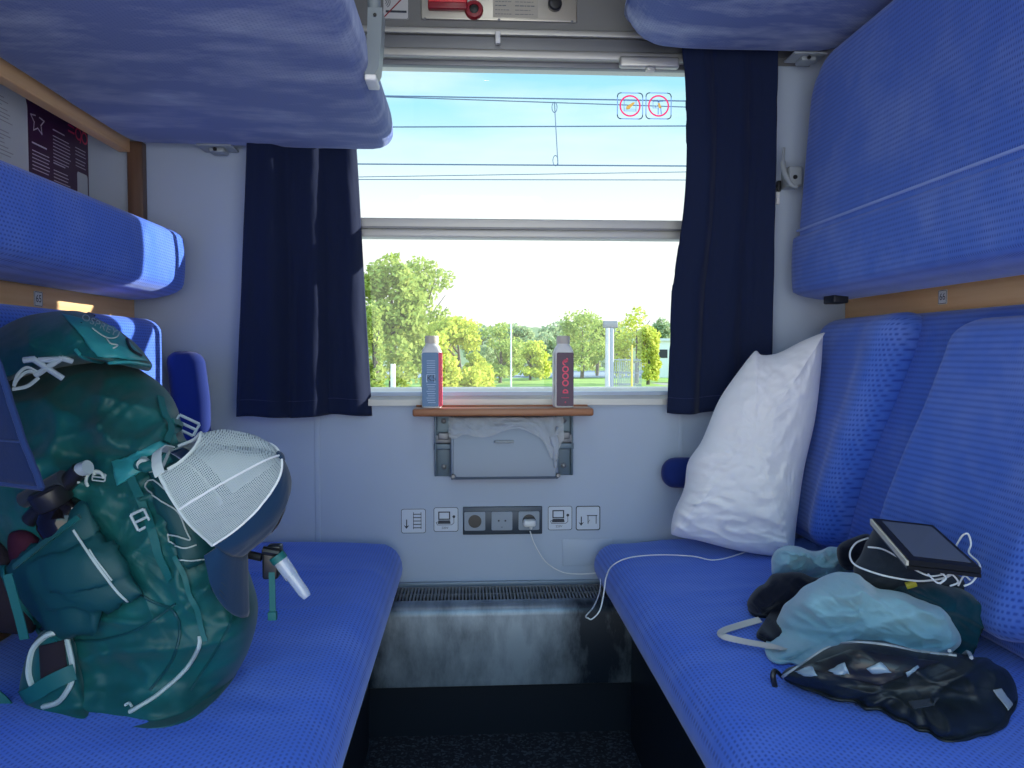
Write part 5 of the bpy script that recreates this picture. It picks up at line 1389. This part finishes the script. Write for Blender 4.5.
# white building at right
t = thing('building', 'small white flat-roofed building among the trees at the far right of the window', 'building', (18, 72, G))
a = WY(655, 341, 72); MB().box(a.x, a.x+7, 72, 78, G, a.z).build('wall', mat('white_render', (.7, .7, .68), .7), t)
MB().box(a.x-.2, a.x+7.2, 71.8, 78.2, a.z, a.z+.25).build('roof', mat('pale_roof', (.6, .6, .62), .6), t)
MB().box(a.x+.4, a.x+1.2, 71.97, 71.99, a.z-1.6, a.z-.8).build('window', DARK, t)
def car(px, py, Y, m, label):
    a = WY(px, py, Y); t = thing('car', label, 'car', (a.x, Y, G+.05)); z = G+.08
    k = [(-2.1, .3), (-2.1, .8), (-1.3, .9), (-.8, 1.4), (.8, 1.4), (1.4, .9), (2.1, .8), (2.1, .3)]
    vs = [(a.x+x, Y-.8, z+h) for x, h in k]+[(a.x+x, Y+.8, z+h) for x, h in k]; n = len(k)
    autos(obj('body', vs, [tuple(range(n)), tuple(range(n, 2*n))[::-1]]+[(i, n+i, n+(i+1) % n, (i+1) % n) for i in range(n)], m, t, False))
    MB().box(a.x-.9, a.x+.9, Y-.82, Y-.79, z+.92, z+1.3).build('windows', GLOSSB, t)
    for x in (-1.3, 1.3): MB().lathe((a.x+x, Y-.7, z+.3), [(.32, 0), (.32, .2)], 16, (0, -1, 0)).build('wheel', BLACK, t)
car(513, 376, 76, WPOLE, 'white car parked beyond the grass at the middle of the window')
# overhead wires
WM = mat('wire', (.06, .11, .2), .6)
def wire(pxy, Y, r, label, g=None):
    (xa, ya), (xb, yb) = pxy; A = WY(xa, ya, Y); B = WY(xb, yb, Y); d = (B-A)
    P = [A-d*3, A, A+d*.5+Vector((0, 0, -.0)), B, B+d*3]
    tag(MB().tube(P, r, 6).build('overhead_wire', WM, None), label, 'wire')
wire(((390, 96), (684, 101)), 9, .0075, 'overhead wire just above the red-ringed stickers\' centre line, topmost')
wire(((390, 97), (684, 107)), 9.05, .006, 'overhead wire second from the top, dipping slightly to the right')
wire(((395, 127), (684, 126)), 10, .008, 'overhead wire third from the top, below the red-ringed stickers')
wire(((356, 164), (682, 166)), 9, .008, 'overhead wire where the hanging dropper ends')
wire(((356, 177), (682, 172)), 12, .006, 'thin overhead wire second from the bottom')
wire(((356, 179.5), (682, 180)), 12.4, .007, 'thin overhead wire at the very bottom of the bundle')
A = WY(554.5, 103, 9); B = WY(558, 165, 9)
t = tag(MB().tube([A, (A+B)/2, B], .006, 6).build('wire_dropper', WM, None), 'short vertical dropper wire hanging between two overhead wires', 'wire')
mb = MB(); mb.tube([A+Vector((.03*math.cos(q), 0, -.05+.06*math.sin(q))) for q in [i*math.pi/6 for i in range(13)]], .005, 6); mb.build('clamp_loop', WM, t)
mb = MB(); mb.tube([B+Vector((-.03+.03*math.cos(q), 0, .05+.06*math.sin(q))) for q in [i*math.pi/6 for i in range(13)]], .005, 6); mb.build('clamp_loop', WM, t)

# ================================================================== LIGHT
w = bpy.data.worlds.new('World'); SC.world = w; w.use_nodes = True; nt = w.node_tree; bg = nt.nodes['Background']
tc = nt.nodes.new('ShaderNodeTexCoord'); sp = nt.nodes.new('ShaderNodeSeparateXYZ'); nt.links.new(tc.outputs['Generated'], sp.inputs[0])
cr = nt.nodes.new('ShaderNodeValToRGB'); nt.links.new(sp.outputs[2], cr.inputs[0]); e = cr.color_ramp.elements
e[0].position = 0; e[0].color = (1.0, 1.0, .97, 1); e[1].position = 1; e[1].color = (.32, .60, .95, 1)
for p, c in ((.16, (1.0, 1.0, .98)), (.22, (.80, .97, .98)), (.30, (.40, .80, .96)), (.40, (.28, .64, .94))):
    q = cr.color_ramp.elements.new(p); q.color = (*c, 1)
mp = nt.nodes.new('ShaderNodeMapping'); mp.inputs['Scale'].default_value = (3, 3, 14); mp.inputs['Location'].default_value = (.3, .2, .1); nt.links.new(tc.outputs['Generated'], mp.inputs[0])
n = nt.nodes.new('ShaderNodeTexNoise'); n.inputs['Scale'].default_value = 1.2; n.inputs['Detail'].default_value = 5; nt.links.new(mp.outputs[0], n.inputs[0])
mr = nt.nodes.new('ShaderNodeMapRange'); mr.inputs[1].default_value = .45; mr.inputs[2].default_value = .72; mr.inputs[4].default_value = .5; nt.links.new(n.outputs[0], mr.inputs[0])
mx = nt.nodes.new('ShaderNodeMix'); mx.data_type = 'RGBA'; mx.inputs[7].default_value = (.95, 1, 1, 1); nt.links.new(mr.outputs[0], mx.inputs[0]); nt.links.new(cr.outputs[0], mx.inputs[6])
nt.links.new(mx.outputs[2], bg.inputs[0])
# sky on the corridor side is boosted as added fill for the compartment
m2 = nt.nodes.new('ShaderNodeMapRange'); m2.inputs[1].default_value = .1; m2.inputs[2].default_value = -.6; m2.inputs[3].default_value = WORLD; m2.inputs[4].default_value = WORLD*BACK_FILL
nt.links.new(sp.outputs[1], m2.inputs[0]); nt.links.new(m2.outputs[0], bg.inputs[1])
s = bpy.data.lights.new('sun', 'SUN'); s.energy = SUN; s.angle = R(.6); s.color = (1, .95, .88)
so = bpy.data.objects.new('sun', s); COL.objects.link(so)
d = Vector((-6, -1.72, -6.24*math.tan(R(16)))); so.rotation_euler = d.to_track_quat('-Z', 'Y').to_euler(); so.location = (8, 12, 6)
def fill_lamp(y, power):  # unseen ceiling fixture, added to brighten the compartment
    t = thing('ceiling_fill_lamp', 'round fill lamp added out of view on the ceiling above the aisle', 'lamp', (.0775, y, 2.3))
    MB().lathe((.0775, y, 2.3), [(.13, 0), (.13, .02), (.11, .035)], 32, (0, 0, -1)).build('housing', WHITE, t)
    m = mat('fill_lamp_diffuser', (.9, .9, .9), .5, emit=((1, .98, .95), 3)); MB().lathe((.0775, y, 2.265), [(.105, 0), (.10, .008), (.06, .015)], 32, (0, 0, -1)).build('diffuser', m, t)
    l = bpy.data.lights.new('ceiling_fill_light', 'AREA'); l.shape = 'DISK'; l.size = .2; l.energy = power; l.color = (.94, 1, .97)
    o = bpy.data.objects.new('ceiling_fill_light', l); COL.objects.link(o); o.location = (.0775, y, 2.243)
fill_lamp(.9, FILL_LAMP)
# ================================================================== CAMERA
cd = bpy.data.cameras.new('camera'); cd.sensor_width = 36; cd.lens = F*36/1024; cd.clip_start = .02; cd.clip_end = 500
co = bpy.data.objects.new('camera', cd); COL.objects.link(co); co.location = CAM; co.rotation_euler = (math.pi/2-PITCH, 0, -YAW)
SC.camera = co
SC.view_settings.view_transform = 'Standard'; SC.view_settings.look = 'None'; SC.view_settings.gamma = 1; SC.view_settings.use_curve_mapping = False
SC.view_settings.exposure = EXPO
